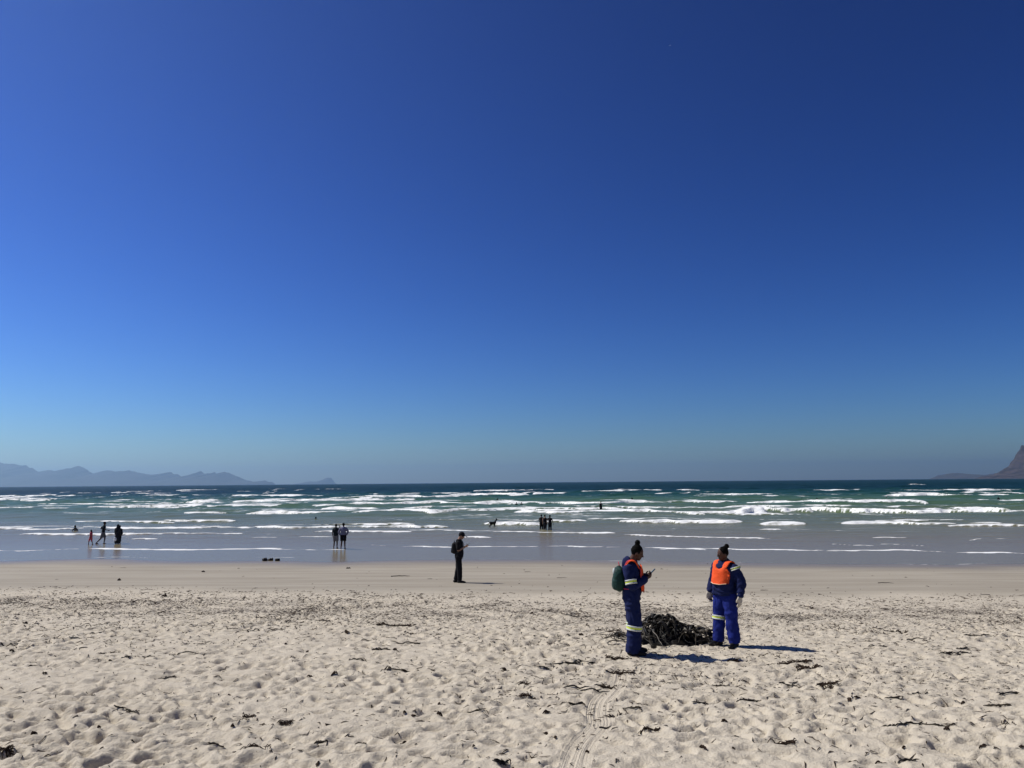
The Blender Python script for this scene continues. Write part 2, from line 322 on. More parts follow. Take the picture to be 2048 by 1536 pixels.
def breaker(x0, x1, y0, y1, th, seed):
    a = on_ground(x0, y0, 20, 900, 0.0); c = on_ground(x1, y1, 20, 900, 0.0)
    d = 0.5 * (a[1] + c[1]); qv = float(np.interp(d, [48, 60, 85], [0.10, 0.35, 0.75]))
    h0 = qv * th * d / FPX * 1.05; flat0 = max((1 - qv) * th * d * d / (FPX * 4.3), 0.5 * h0)
    ex, ey = c[0] - a[0], c[1] - a[1]; ln = math.hypot(ex, ey); ex /= ln; ey /= ln
    ylo, yhi = min(a[1], c[1]) - 4 - flat0 - 0.03 * d, max(a[1], c[1]) + 18 * h0 + 3 * flat0 + 5
    j0, j1 = np.searchsorted(rows, [ylo, yhi]); j1 = min(j1 + 1, len(rows))
    w_ = ln * 0.15 + 6
    if j1 - j0 < 2: return
    lo, hi = (min(a[0], c[0]) - w_), (max(a[0], c[0]) + w_)
    cols = np.where((X[j0:j1] > lo).any(0) & (X[j0:j1] < hi).any(0))[0]
    if len(cols) < 2: return
    sl = (slice(j0, j1), slice(cols[0], cols[-1] + 1))
    xs, ys = X[sl], Y[sl]
    tl = ((xs - a[0]) * ex + (ys - a[1]) * ey)
    cc = -(xs - a[0]) * ey + (ys - a[1]) * ex
    pf = FPX / d                                        # photograph pixels per metre along the crest
    tp = tl * pf
    wob = (vnoise(tp / 90.0, tp * 0 + seed, seed) - 0.5) * 0.9 * th / pf * d / 4.3 * 0.6 + (vnoise(tp / 24.0, tp * 0, seed + 3) - 0.5) * 0.5 * th / pf * d / 4.3 * 0.5
    if d < 56: wob = wob + ((vnoise(tp / 150.0, tp * 0 + 7, seed + 13) - 0.5) * 7 + (vnoise(tp / 42.0, tp * 0 + 5, seed + 14) - 0.5) * 2.6) * d * d / (FPX * 4.3)
    cc = cc + wob
    mod = np.clip(0.28 + 0.72 * vnoise(tp / 80.0, tp * 0 + 3.3, seed + 1) + 0.45 * vnoise(tp / 19.0, tp * 0 + 1.3, seed + 2), 0.28, 1.25)
    if d < 56: mod = np.clip(1.5 * mod - 0.55, 0.12, 1.1)
    tap = min(0.4 * ln, 26.0 / pf)
    env = np.sqrt(np.clip(np.minimum(tl, ln - tl) / tap, 0, 1))
    m_ = mod * env
    h = h0 * m_ + 1e-3; flat = flat0 * m_ + 1e-3
    f = np.where(cc < 1.5 * h, sstep(-0.15 * h - 0.02, 1.5 * h, cc), np.exp(-((cc - 1.5 * h) / (4.5 * h0 + flat0)) ** 2))
    wave = h * f * (env > 0)
    core = sstep(-0.8 * h - 0.15 * flat - 0.02, 0.1 * h, cc) * sstep(1.5 * h + 1.5 * flat, 1.5 * h + 0.1 * flat, cc)
    trail = 0.40 * sstep(0, h0, cc) * np.exp(-np.clip(cc - h0, 0, None) / (2.0 * flat0 + 3 * h0)) * (d > 62)
    fo = np.maximum(core * np.clip(0.55 + 0.5 * mod, 0, 1), trail) * sstep(0.0, 0.5, env)
    bub = core * h * 0.30 * (fbm(xs * 1.8, ys * 1.4, seed + 7, 3) + 0.35 * fbm(xs * 4.5, ys * 3, seed + 8, 2))
    Z[sl] = np.maximum(Z[sl], Z[sl] * (1 - np.clip(env * f, 0, 1)) + wave) + bub
    foam[sl] = np.maximum(foam[sl], fo)
for i, (bx0, bx1, by0, by1, bth) in enumerate(BR):
    ex_ = 14 if by0 < 1085 else 30                      # crests run on a little past the whitest part
    breaker(bx0 - ex_, bx1 + ex_, by0, by1, bth * 0.78, 100 + i * 37)
    if bth > 5: breaker(bx0 + r2.uniform(-40, 60), bx1 + r2.uniform(-60, 60), by0 - bth * 0.75, by1 - bth * 0.75, bth * 0.28, 7000 + i * 37)
# fainter crests between the main lines
for k in range(30):
    px = r2.uniform(-80, 2060); hz = 974 - 0.0083 * px
    py = hz + np.exp(r2.uniform(math.log(20), math.log(88)))
    ln_ = r2.uniform(80, 420)
    breaker(px, px + ln_, py, py + ln_ * 0.002, r2.uniform(1.0, 2.4), 3000 + k * 7)
# far whitecaps
for k in range(42):
    px = r2.uniform(-40, 2090) if k > 34 else r2.uniform(-40, 600); hz = 974 - 0.0083 * px
    py = hz + r2.uniform(9, 19) if k % 3 else hz + r2.uniform(18, 30)
    wd_ = r2.uniform(6, 26)
    breaker(px, px + wd_, py, py, r2.uniform(1.2, 2.4), 2000 + k * 7)
# lacy foam left between the lines of surf
lace = np.interp(S, [52, 70, 95, 200, 300, 420], [0.0, 0.26, 0.42, 0.40, 0.22, 0.0]) * np.clip(0.35 + 2.0 * fbm(X * 0.035, S * 0.10, 301, 4), 0, 1)
foam = np.maximum(foam, lace)
# thin swash sheet running up the beach
se = swash_edge(X)
sheet = bed + 0.006
Z = np.where(S < 56, np.maximum(Z * sstep(48, 54, S), sheet), np.maximum(Z, sheet))
Z = np.where(S < se, bed - 0.06 * sstep(0, 0.5, se - S) + 0.006 * sstep(0.15, 0, se - S), Z)
ed = np.exp(-((S - se - 0.12) / 0.14) ** 2) * sstep(-0.12, 0.12, fbm(X * 0.35, X * 0, 401, 3)) * sstep(-6, 6, X) * 0.62
st = np.exp(-((S - se - 2.4 - 2.0 * fbm(X * 0.2, X * 0, 402, 3)) / 0.16) ** 2) * sstep(0.0, 0.15, fbm(X * 0.3, Y * 0.6, 403, 3)) * sstep(-6, -14, X) * 0.8
st2 = np.exp(-((S - se - 1.1 - 1.6 * fbm(X * 0.25, X * 0, 404, 3)) / 0.12) ** 2) * sstep(0.02, 0.15, fbm(X * 0.3, Y * 0.6, 405, 3)) * sstep(-6, -16, X) * 0.8
foam = np.maximum(foam, np.maximum(ed, np.maximum(st, st2)))
me = grid_mesh('sea', X, Y, Z, {'depth': np.clip(depth, 0, 30) , 'foam': foam, 'far': np.log10(np.clip(Y, 10, None))})
m, t, b = mat('sea_water', (0.05, 0.1, 0.1), 0.1, 0.5)
b.inputs['IOR'].default_value = 1.33
tc = N(t, 'ShaderNodeTexCoord')
aD = N(t, 'ShaderNodeAttribute', attribute_name='depth'); aF = N(t, 'ShaderNodeAttribute', attribute_name='foam'); aR = N(t, 'ShaderNodeAttribute', attribute_name='far')
nA = N(t, 'ShaderNodeTexNoise', Scale=0.05, Detail=4.0); L(t, tc.outputs['Object'], nA.inputs['Vector'])
dv = math_node(t, 'MULTIPLY', math_node(t, 'ADD', math_node(t, 'MULTIPLY', aD.outputs['Fac'], 0.1), 0.0), math_node(t, 'ADD', nA.outputs[0], 0.5))
wc = ramp(t, dv, [(0.0, (0.185, 0.152, 0.095)), (0.012, (0.165, 0.145, 0.084)), (0.03, (0.125, 0.134, 0.070)), (0.07, (0.086, 0.124, 0.060)), (0.13, (0.054, 0.112, 0.060)), (0.26, (0.011, 0.052, 0.036)), (0.6, (0.002, 0.021, 0.017))])
b.inputs['Specular IOR Level'].default_value = 0.2
# foam breakup
mf = N(t, 'ShaderNodeMapping'); mf.inputs['Scale'].default_value = (0.8, 1.0, 1.0); L(t, tc.outputs['Object'], mf.inputs[0])
nf1 = N(t, 'ShaderNodeTexNoise', Scale=1.1, Detail=7.0, Roughness=0.65); L(t, mf.outputs[0], nf1.inputs['Vector'])
ms = N(t, 'ShaderNodeMapping'); ms.inputs['Scale'].default_value = (0.22, 0.8, 0.8); L(t, tc.outputs['Object'], ms.inputs[0])
nf2 = N(t, 'ShaderNodeTexNoise', Scale=0.8, Detail=5.0, Roughness=0.6); L(t, ms.outputs[0], nf2.inputs['Vector'])
nf = math_node(t, 'ADD', math_node(t, 'MULTIPLY', nf1.outputs[0], 0.5), math_node(t, 'MULTIPLY', nf2.outputs[0], 0.5))
fv = math_node(t, 'ADD', aF.outputs['Fac'], math_node(t, 'MULTIPLY', math_node(t, 'SUBTRACT', nf, 0.5), 3.0))
fm = N(t, 'ShaderNodeMapRange', interpolation_type='SMOOTHSTEP'); L(t, fv, fm.inputs[0]); fm.inputs[1].default_value = 0.32; fm.inputs[2].default_value = 0.98
gate = N(t, 'ShaderNodeMapRange'); L(t, aF.outputs['Fac'], gate.inputs[0]); gate.inputs[1].default_value = 0.02; gate.inputs[2].default_value = 0.12
ff = math_node(t, 'MULTIPLY', fm.outputs[0], gate.outputs[0], True)
L(t, mix(t, ff, wc.outputs[0], (0.84, 0.85, 0.83)), b.inputs['Base Color'])
rg = N(t, 'ShaderNodeMapRange'); L(t, aR.outputs['Fac'], rg.inputs[0]); rg.inputs[1].default_value = 1.7; rg.inputs[2].default_value = 2.8; rg.inputs[3].default_value = 0.22; rg.inputs[4].default_value = 0.45
L(t, math_node(t, 'MAXIMUM', rg.outputs[0], math_node(t, 'MULTIPLY', ff, 0.9)), b.inputs['Roughness'])
# ripples
w1 = N(t, 'ShaderNodeMapping'); w1.inputs['Scale'].default_value = (0.45, 1.0, 1.0); L(t, tc.outputs['Object'], w1.inputs[0])
r1 = N(t, 'ShaderNodeTexNoise', Scale=1.6, Detail=5.0, Roughness=0.6); L(t, w1.outputs[0], r1.inputs['Vector'])
r3 = N(t, 'ShaderNodeTexNoise', Scale=0.35, Detail=4.0, Roughness=0.6); L(t, w1.outputs[0], r3.inputs['Vector'])
hgt = math_node(t, 'ADD', math_node(t, 'MULTIPLY', r1.outputs[0], 0.35), math_node(t, 'MULTIPLY', r3.outputs[0], 1.0))
bs = N(t, 'ShaderNodeMapRange'); L(t, aD.outputs['Fac'], bs.inputs[0]); bs.inputs[1].default_value = 0.0; bs.inputs[2].default_value = 0.12; bs.inputs[3].default_value = 0.035; bs.inputs[4].default_value = 0.7
bp = N(t, 'ShaderNodeBump', Distance=0.5); L(t, hgt, bp.inputs['Height']); L(t, bs.outputs[0], bp.inputs['Strength'])
L(t, bp.outputs[0], b.inputs['Normal'])
SEA = tag(link('sea', me, m), kind='structure')
_sr, _sX, _sZ = rows, X, Z
def sea_z(x, y):
    j = min(int(np.searchsorted(_sr, y)), len(_sr) - 1); i = int(np.argmin(np.abs(_sX[j] - x))); return float(_sZ[j, i])

# ------------------------------------------------------------------ mountains across the bay
def ridge(name, pts, D, front, m, seed, rough=0.10, nd=26, step=None):
    pts = np.array(pts, dtype=float)
    xs = np.linspace(pts[0, 0], pts[-1, 0], step or 260)
    ys = np.interp(xs, pts[:, 0], pts[:, 1]); base = 974 - 0.0083 * xs
    H = np.clip(base - ys, 0, None) * D / FPX
    H = H * (1 + 0.14 * fbm(xs * 0.16, xs * 0, seed + 40, 4))
    wx = np.array([at_dist(px, 960, D).x for px in xs])
    v = np.concatenate([np.linspace(-1, 0, nd), np.linspace(0, 1, 10)[1:]])
    Xr = np.repeat(wx[None, :], len(v), 0); V = np.repeat(v[:, None], len(wx), 1)
    Yr = D + V * front
    nrm = fbm(Xr / (front * 0.28), Yr / (front * 0.7), seed, 5)
    cross = np.clip(1 - np.abs(V), 0, 1) ** 1.15
    spur = 1 + 0.8 * nrm * (1 - (1 - np.abs(V)) ** 3) * (np.abs(V) < 0.999)
    Zr = H[None, :] * (cross * spur) - 12 * (np.abs(V) ** 4)
    Xr = np.where(V > 0, Xr * Yr / D, Xr)
    me = grid_mesh(name, Xr, Yr, Zr)
    return tag(link(name, me, m), kind='structure')
def rock_mat(name, c1, c2, sc):
    m, t, b = mat(name, c1, 0.95, 0.1)
    tc = N(t, 'ShaderNodeTexCoord'); n = N(t, 'ShaderNodeTexNoise', Scale=sc, Detail=8.0, Roughness=0.65); L(t, tc.outputs['Object'], n.inputs['Vector'])
    r = ramp(t, n.outputs[0], [(0.38, c1), (0.62, c2)]); L(t, r.outputs[0], b.inputs['Base Color']); return m
mr = rock_mat('mountain_rock', (0.04, 0.04, 0.04), (0.075, 0.07, 0.068), 0.002)
mh = rock_mat('headland_scrub', (0.026, 0.023, 0.027), (0.078, 0.064, 0.067), 0.008)
ridge('mountain_range', [(-420, 940), (-330, 933), (-250, 938), (-170, 928), (-80, 930), (0, 925), (15, 929), (30, 929), (50, 932), (62, 937), (75, 944), (82, 943), (95, 941), (108, 943), (127, 940), (131, 937), (155, 934), (168, 937), (176, 944), (184, 947), (197, 949), (208, 942), (222, 941), (235, 943), (262, 942), (280, 947), (302, 951), (320, 949), (335, 948), (342, 945), (347, 950), (354, 949), (362, 954), (374, 953), (385, 949), (394, 945), (402, 944), (408, 949), (420, 947), (429, 945), (432, 949), (447, 945), (456, 945), (470, 952), (490, 960), (512, 964.5), (520, 964), (530, 961), (537, 964), (545, 964), (552, 970)], 30000, 5000, mr, 501, step=620)
ridge('distant_cape', [(604, 969.5), (612, 967), (620, 963), (632, 963.5), (645, 960), (654, 956), (662, 956), (668, 963), (673, 969)], 38000, 3000, mr, 511, step=120)
ridge('headland', [(1946, 958), (1965, 953), (1985, 950), (2000, 944), (2013, 936), (2020, 932), (2030, 919), (2040, 905), (2050, 893), (2065, 886), (2090, 872), (2140, 850), (2200, 838), (2300, 820)], 9500, 2200, mh, 521, step=420)
ridge('distant_hills', [(1856, 959), (1868, 955), (1876, 951), (1890, 949.5), (1905, 946), (1918, 946.5), (1932, 950), (1950, 952), (1965, 951), (1990, 947), (2040, 944), (2120, 946)], 19000, 3000, mr, 531, step=200)

# ------------------------------------------------------------------ haze
bm = bmesh.new(); bmesh.ops.create_cube(bm, size=1.0)
hz = bpy.data.meshes.new('haze'); bm.to_mesh(hz); bm.free()
ho = link('haze', hz); ho.scale = (90000, 53000, 1100); ho.location = (0, 22000, 530)
hm = bpy.data.materials.new('haze_air'); hm.use_nodes = True; hm.node_tree.nodes.clear()
pv = hm.node_tree.nodes.new('ShaderNodeVolumePrincipled'); ov = hm.node_tree.nodes.new('ShaderNodeOutputMaterial')
pv.inputs['Color'].default_value = (0.50, 0.77, 1.0, 1); pv.inputs['Density'].default_value = 3.7e-5; pv.inputs['Anisotropy'].default_value = 0.55
hm.node_tree.links.new(pv.outputs[0], ov.inputs['Volume']); hz.materials.append(hm)
tag(ho, kind='stuff')
#--PEOPLE--
# ------------------------------------------------------------------ body modelling tools (local axes: x forward, y left, z up)
class Shape:
    def __init__(s): s.v = []; s.f = []
    def _rings(s, rings, cap=True):
        o = len(s.v); n = len(rings[0])
        for r in rings: s.v += [tuple(p) for p in r]
        for k in range(len(rings) - 1):
            for i in range(n):
                j = (i + 1) % n
                s.f.append((o + k * n + i, o + k * n + j, o + (k + 1) * n + j, o + (k + 1) * n + i))
        if cap:
            s.f.append(tuple(o + i for i in reversed(range(n)))); e = o + (len(rings) - 1) * n; s.f.append(tuple(e + i for i in range(n)))
    def tube(s, pts, rs, n=14, dome=True, side=None, flat=1.0, sub=4):
        P = [Vector(p) for p in pts]
        R = list(rs) if not isinstance(rs, (int, float)) else [rs] * len(P)
        if sub > 1 and len(P) > 2:                     # Catmull-Rom
            Q, S_ = [], []
            for k in range(len(P) - 1):
                p0 = P[max(k - 1, 0)]; p1 = P[k]; p2 = P[k + 1]; p3 = P[min(k + 2, len(P) - 1)]
                for j in range(sub):
                    t = j / sub
                    Q.append(0.5 * ((2 * p1) + (p2 - p0) * t + (2 * p0 - 5 * p1 + 4 * p2 - p3) * t * t + (3 * p1 - p0 - 3 * p2 + p3) * t ** 3))
                    S_.append(R[k] + (R[k + 1] - R[k]) * t)
            Q.append(P[-1]); S_.append(R[-1]); P, R = Q, S_
        rings = []
        up = Vector(side) if side is not None else None
        for k, p in enumerate(P):
            d = (P[min(k + 1, len(P) - 1)] - P[max(k - 1, 0)]).normalized()
            if up is None:
                up = d.cross(Vector((0.31, 0.87, 0.2))).normalized()
            a = (up - d * up.dot(d)); a = a.normalized() if a.length > 1e-6 else d.orthogonal().normalized()
            if side is None: up = a
            b_ = d.cross(a)
            def ring(c, r): return [c + a * (r * math.cos(2 * math.pi * i / n)) + b_ * (r * flat * math.sin(2 * math.pi * i / n)) for i in range(n)]
            if dome and k == 0:
                for q in (0.25, 0.6, 0.9): rings.append(ring(p - d * (R[k] * math.sqrt(1 - q * q) * 0.9), R[k] * q))
            rings.append(ring(p, R[k]))
            if dome and k == len(P) - 1:
                for q in (0.9, 0.6, 0.25): rings.append(ring(p + d * (R[k] * math.sqrt(1 - q * q) * 0.9), R[k] * q))
        s._rings(rings); return s
    def loft(s, rings, n=22):                          # (cx, cy, z, rx, ry)
        s._rings([[(c[0] + c[3] * math.cos(2 * math.pi * i / n), c[1] + c[4] * math.sin(2 * math.pi * i / n), c[2]) for i in range(n)] for c in rings]); return s
    def ball(s, c, r, rot=None, n=16, m=10):
        R = rot or Matrix.Identity(3); c = Vector(c); rings = []
        for k in range(1, m):
            th = math.pi * k / m
            rings.append([c + R @ Vector((r[0] * math.sin(th) * math.cos(2 * math.pi * i / n), r[1] * math.sin(th) * math.sin(2 * math.pi * i / n), -r[2] * math.cos(th))) for i in range(n)])
        s._rings(rings); return s
    def raw(s, name='shape'):
        me = bpy.data.meshes.new(name); me.from_pydata(s.v, [], s.f); me.update(); smooth_mesh(me); return me
    def fuse(s, name, voxel, smooth=3, wrinkle=0.0, wf=22.0, seed=0, extra=None):
        tmp = bpy.data.objects.new('tmp', s.raw()); COL.objects.link(tmp)
        md = tmp.modifiers.new('r', 'REMESH'); md.mode = 'VOXEL'; md.voxel_size = voxel
        if smooth:
            sm = tmp.modifiers.new('s', 'SMOOTH'); sm.factor = 0.5; sm.iterations = smooth
        dg = bpy.context.evaluated_depsgraph_get()
        me = bpy.data.meshes.new_from_object(tmp.evaluated_get(dg)); me.name = name
        old = tmp.data; bpy.data.objects.remove(tmp); bpy.data.meshes.remove(old)
        if wrinkle:
            n = len(me.vertices); co = np.empty(n * 3, dtype=np.float32); me.vertices.foreach_get('co', co); co = co.reshape(-1, 3)
            no = np.empty(n * 3, dtype=np.float32); me.vertices.foreach_get('normal', no); no = no.reshape(-1, 3)
            ang = np.arctan2(co[:, 1], co[:, 0])
            wv = fbm(co[:, 0] * wf * 0.45 + co[:, 1] * wf * 0.6 + seed, co[:, 2] * wf * 0.55 + co[:, 0] * wf * 0.25, 800 + seed, 3) + 0.5 * np.sin(co[:, 2] * wf * 2.1 + 3.5 * fbm(co[:, 0] * 9 + co[:, 1] * 7, co[:, 2] * 5, 820 + seed, 2) * 4) * 0.5
            co = co + no * (wrinkle * wv)[:, None]; me.vertices.foreach_set('co', co.astype(np.float32).ravel())
        if extra is not None:                          # unfused pieces rooted inside the surface (fingers)
            bm = bmesh.new(); bm.from_mesh(me); em = extra.raw(); bm.from_mesh(em); bm.to_mesh(me); bm.free(); bpy.data.meshes.remove(em)
        smooth_mesh(me); return me

SKIN_D = cloth('skin_brown', (0.075, 0.038, 0.026), 0.12, 0.5, 40, 0.1)
SKIN_M = cloth('skin_tan', (0.33, 0.19, 0.13), 0.12, 0.5, 40, 0.1)
HAIR = cloth('hair_black', (0.004, 0.0035, 0.003), 0.3, 0.75, 120, 0.5)
HAIR.node_tree.nodes['Principled BSDF'].inputs['Specular IOR Level'].default_value = 0.05
NAVY = cloth('navy_cotton', (0.007, 0.013, 0.062), 0.3, 0.9, 30, 0.7)
ROYAL = cloth('royal_blue_cotton', (0.008, 0.017, 0.15), 0.3, 0.9, 30, 0.7)
ORANGE = cloth('orange_mesh_fabric', (0.78, 0.088, 0.018), 0.3, 0.8, 34, 0.7)
LIME = cloth('lime_tape', (0.62, 0.72, 0.10), 0.1, 0.5, 60, 0.1)
SILVER = cloth('silver_tape', (0.62, 0.64, 0.62), 0.1, 0.35, 60, 0.1)
BLACKC = cloth('black_cotton', (0.008, 0.008, 0.010), 0.3, 0.9, 30, 0.6)
GREYC = cloth('grey_cotton', (0.17, 0.17, 0.175), 0.25, 0.9, 30, 0.6)
SLATE = cloth('slate_blue_knit', (0.20, 0.20, 0.28), 0.25, 0.9, 30, 0.6)
DARKT = cloth('dark_teal_jersey', (0.010, 0.016, 0.020), 0.25, 0.9, 30, 0.6)
PINK = cloth('pink_cotton', (0.60, 0.10, 0.12), 0.45, 0.9, 60, 0.5)
CHAR = cloth('charcoal_robe', (0.024, 0.024, 0.026), 0.3, 0.9, 20, 0.6)
GLOVE = cloth('cream_glove_cotton', (0.50, 0.45, 0.37), 0.12, 0.9, 80, 0.6)
BOOT = cloth('black_boot_leather', (0.010, 0.009, 0.009), 0.3, 0.5, 40, 0.4)
GREENB = cloth('dark_green_nylon', (0.007, 0.034, 0.027), 0.3, 0.6, 30, 0.6)
GREENP = cloth('green_grey_nylon', (0.016, 0.045, 0.038), 0.4, 0.55, 30, 0.6)
GREYB = cloth('light_grey_nylon', (0.40, 0.45, 0.43), 0.2, 0.6, 30, 0.4)
PINKS = cloth('pink_strap_webbing', (0.55, 0.05, 0.09), 0.2, 0.7, 30, 0.3)
BLACKN = cloth('black_nylon', (0.010, 0.010, 0.011), 0.3, 0.6, 30, 0.5)
WHITEP = cloth('white_plastic', (0.82, 0.82, 0.80), 0.05, 0.4, 30, 0.3)
PHONE, _, _ = mat('phone_black', (0.01, 0.01, 0.012), 0.25, 0.5)
GLASS, _, _ = mat('phone_screen', (0.015, 0.017, 0.022), 0.06, 0.5)
EYE, _, _ = mat('eye_dark', (0.05, 0.03, 0.02), 0.2, 0.5)
DOGM = cloth('dog_fur_black', (0.012, 0.011, 0.010), 0.4, 0.8, 60, 0.8)

def rotm(yaw=0, pitch=0):                              # pitch > 0 bows the head forward
    return Matrix.Rotation(yaw, 3, 'Z') @ Matrix.Rotation(pitch, 3, 'Y')

def joints(H=1.7, lean=(0, 0), **ov):
    k = H / 1.70
    j = dict(hip=(0, 0.092, 0.90), knee=(0.015, 0.10, 0.49), ankle=(-0.02, 0.105, 0.085), sho=(0, 0.185, 1.40), elb=(-0.02, 0.225, 1.12), wri=(0.04, 0.235, 0.87))
    J = {}
    for n, (x, y, z) in j.items():
        for sd, sg in (('l', 1), ('r', -1)): J[n + sd] = Vector((x + (lean[0] * (z - 0.9) / 0.5 if z > 0.9 and n in ('sho', 'elb', 'wri') else 0), sg * y, z)) * k
    for n, p in ov.items(): J[n] = Vector(p) * k
    J['k'] = k; J['lean'] = lean
    return J

def hand(sh, fing, wrist, d, palm_n, k, curl=0.5, grow=1.0):
    """palm fused with the arm, five fingers as separate chains; d = pointing direction, palm_n = palm facing"""
    d = Vector(d).normalized(); pn = Vector(palm_n); pn = (pn - d * pn.dot(d)).normalized(); sd = d.cross(pn)
    R = Matrix((d, sd, pn)).transposed(); w = Vector(wrist)
    sh.ball(w + d * 0.045 * k, (0.052 * k * grow, 0.041 * k * grow, 0.017 * k * grow), R)
    for i, (off, ln) in enumerate(((-0.030, 0.062), (-0.010, 0.076), (0.010, 0.080), (0.030, 0.070))):
        p0 = w + d * 0.07 * k + sd * off * k
        p1 = p0 + (d * math.cos(curl * 0.5) + pn * math.sin(curl * 0.5)) * ln * 0.5 * k + sd * off * 0.12 * k
        p2 = p1 + (d * math.cos(curl * 1.5) + pn * math.sin(curl * 1.5)) * ln * 0.35 * k
        p3 = p2 + (d * math.cos(curl * 2.4) + pn * math.sin(curl * 2.4)) * ln * 0.25 * k
        fing.tube([p0, p1, p2, p3], [0.0095 * k * grow, 0.009 * k * grow, 0.0085 * k * grow, 0.007 * k * grow], n=8, sub=2)
    q0 = w + d * 0.025 * k + sd * -0.03 * k; q1 = q0 + (d * 0.6 - sd * 0.7 + pn * 0.3) * 0.036 * k; q2 = q1 + (d * 0.85 + pn * 0.35) * 0.034 * k
    fing.tube([q0, q1, q2], [0.012 * k * grow, 0.0105 * k * grow, 0.008 * k * grow], n=8, sub=2)

def body_parts(J, yaw=0.0, bow=0.0, fat=1.0, hands=None, head_off=(0, 0, 0), feet=None):
    k = J['k']; lx, ly = J['lean']; sh = Shape(); fi = Shape()
    def T(z): return (lx * max(0, (z - 0.9) / 0.5) * k, ly * max(0, (z - 0.9) / 0.5) * k)
    rows = [(0.80, 0.085, 0.135), (0.88, 0.105, 0.158), (0.97, 0.100, 0.145), (1.07, 0.092, 0.130), (1.18, 0.102, 0.142), (1.29, 0.112, 0.158), (1.38, 0.095, 0.162), (1.43, 0.068, 0.105), (1.47, 0.052, 0.056)]
    sh.loft([(T(z)[0], T(z)[1], z * k, a * k * fat, b * k * (fat if z < 1.35 else 1)) for z, a, b in rows])
    nb = Vector((T(1.45)[0], T(1.45)[1], 1.44 * k)); hc = nb + Vector((0.025 + 0.13 * math.sin(bow) * 0.8, 0, 0.155)) * k + Vector(head_off) * k
    R = rotm(yaw, bow)
    sh.tube([nb, hc - R @ Vector((0.025 * k, 0, 0.05 * k))], [0.057 * k, 0.052 * k])
    sh.ball(hc + R @ Vector((-0.008, 0, 0.012)) * k, (0.096 * k, 0.076 * k, 0.105 * k), R)
    sh.ball(hc + R @ Vector((0.032, 0, -0.062)) * k, (0.056 * k, 0.052 * k, 0.055 * k), R)
    sh.ball(hc + R @ Vector((0.062, 0, -0.095)) * k, (0.022 * k, 0.026 * k, 0.018 * k), R)      # chin
    sh.tube([hc + R @ Vector((0.088, 0, 0.012)) * k, hc + R @ Vector((0.107, 0, -0.028)) * k], [0.008 * k, 0.0135 * k], n=8)
    sh.ball(hc + R @ Vector((0.080, 0, -0.062)) * k, (0.016 * k, 0.024 * k, 0.011 * k), R)      # lips
    sh.ball(hc + R @ Vector((0.072, 0, 0.022)) * k, (0.016 * k, 0.052 * k, 0.010 * k), R)       # brow
    for sg in (1, -1): sh.ball(hc + R @ Vector((-0.01, 0.078 * sg, -0.02)) * k, (0.018 * k, 0.009 * k, 0.031 * k), R)
    for s_, sg in (('l', 1), ('r', -1)):
        sh.tube([J['sho' + s_] * 0.97 + Vector((0, 0, -0.01)), J['elb' + s_], J['wri' + s_]], [0.050 * k, 0.040 * k, 0.026 * k], sub=5)
        hd = (hands or {}).get(s_)
        dirv = (J['wri' + s_] - J['elb' + s_]).normalized()
        hand(sh, fi, J['wri' + s_], *(hd or (dirv, (0.25, -sg, 0.0), k, 0.45)))
        sh.tube([J['hip' + s_], J['knee' + s_], J['ankle' + s_]], [0.088 * k * fat, 0.058 * k, 0.037 * k], sub=6)
        fd = Vector((feet or {}).get(s_, (1, 0.18 * sg, 0))); a = J['ankle' + s_]; fz = a.z - 0.052 * k
        sh.tube([Vector((a.x, a.y, fz + 0.012 * k)) - fd * 0.035 * k, Vector((a.x, a.y, fz + 0.006 * k)) + fd * 0.08 * k, Vector((a.x, a.y, fz - 0.006 * k)) + fd * 0.165 * k], [0.040 * k, 0.037 * k, 0.024 * k], side=(0, 0, 1), sub=3)
        sh.tube([a, Vector((a.x, a.y, fz))], [0.037 * k, 0.038 * k])
    return sh, fi, hc, R

def lerp(a, b, t): return Vector(a) * (1 - t) + Vector(b) * t
def sleeves(sh, J, frac, r0, r1, which='lr', infl=0.0):
    k = J['k']
    for s_ in which:
        a, b_, c = J['sho' + s_], J['elb' + s_], J['wri' + s_]
        pts = [a * 0.97, lerp(a, b_, min(1, frac / 0.5))] if frac <= 0.5 else [a * 0.97, b_, lerp(b_, c, (frac - 0.5) / 0.5)]
        rs = [r0 * k, r1 * k] if len(pts) == 2 else [r0 * k, 0.5 * (r0 + r1) * k, r1 * k]
        sh.tube(pts, rs, sub=5, dome=True)
def top_shape(J, hem, w=1.15, neck=True, belly=0.0, frac=0.95, r0=0.072, r1=0.050, flare=0.0):
    k = J['k']; lx, ly = J['lean']; sh = Shape()
    def T(z): return (lx * max(0, (z - 0.9) / 0.5) * k, ly * max(0, (z - 0.9) / 0.5) * k)
    rows = [(0.78, 0.108, 0.165), (0.88, 0.112, 0.168), (0.97, 0.110, 0.158), (1.07, 0.104, 0.148), (1.18, 0.110, 0.152), (1.29, 0.117, 0.164), (1.38, 0.100, 0.168), (1.43, 0.074, 0.120)]
    if neck: rows.append((1.475, 0.066, 0.072))
    rr = [(hem, np.interp(hem, [r[0] for r in rows], [r[1] for r in rows]) + flare, np.interp(hem, [r[0] for r in rows], [r[2] for r in rows]) + flare)] + [r for r in rows if r[0] > hem + 0.02]
    sh.loft([(T(z)[0] + belly * k * math.exp(-((z - 1.05) / 0.13) ** 2) * 0.5, T(z)[1], z * k, (a * w + belly * math.exp(-((z - 1.05) / 0.16) ** 2)) * k, b * (w if z < 1.3 else 1 + (w - 1) * 0.5) * k) for z, a, b in rr])
    if frac > 0: sleeves(sh, J, frac, r0, r1)
    return sh
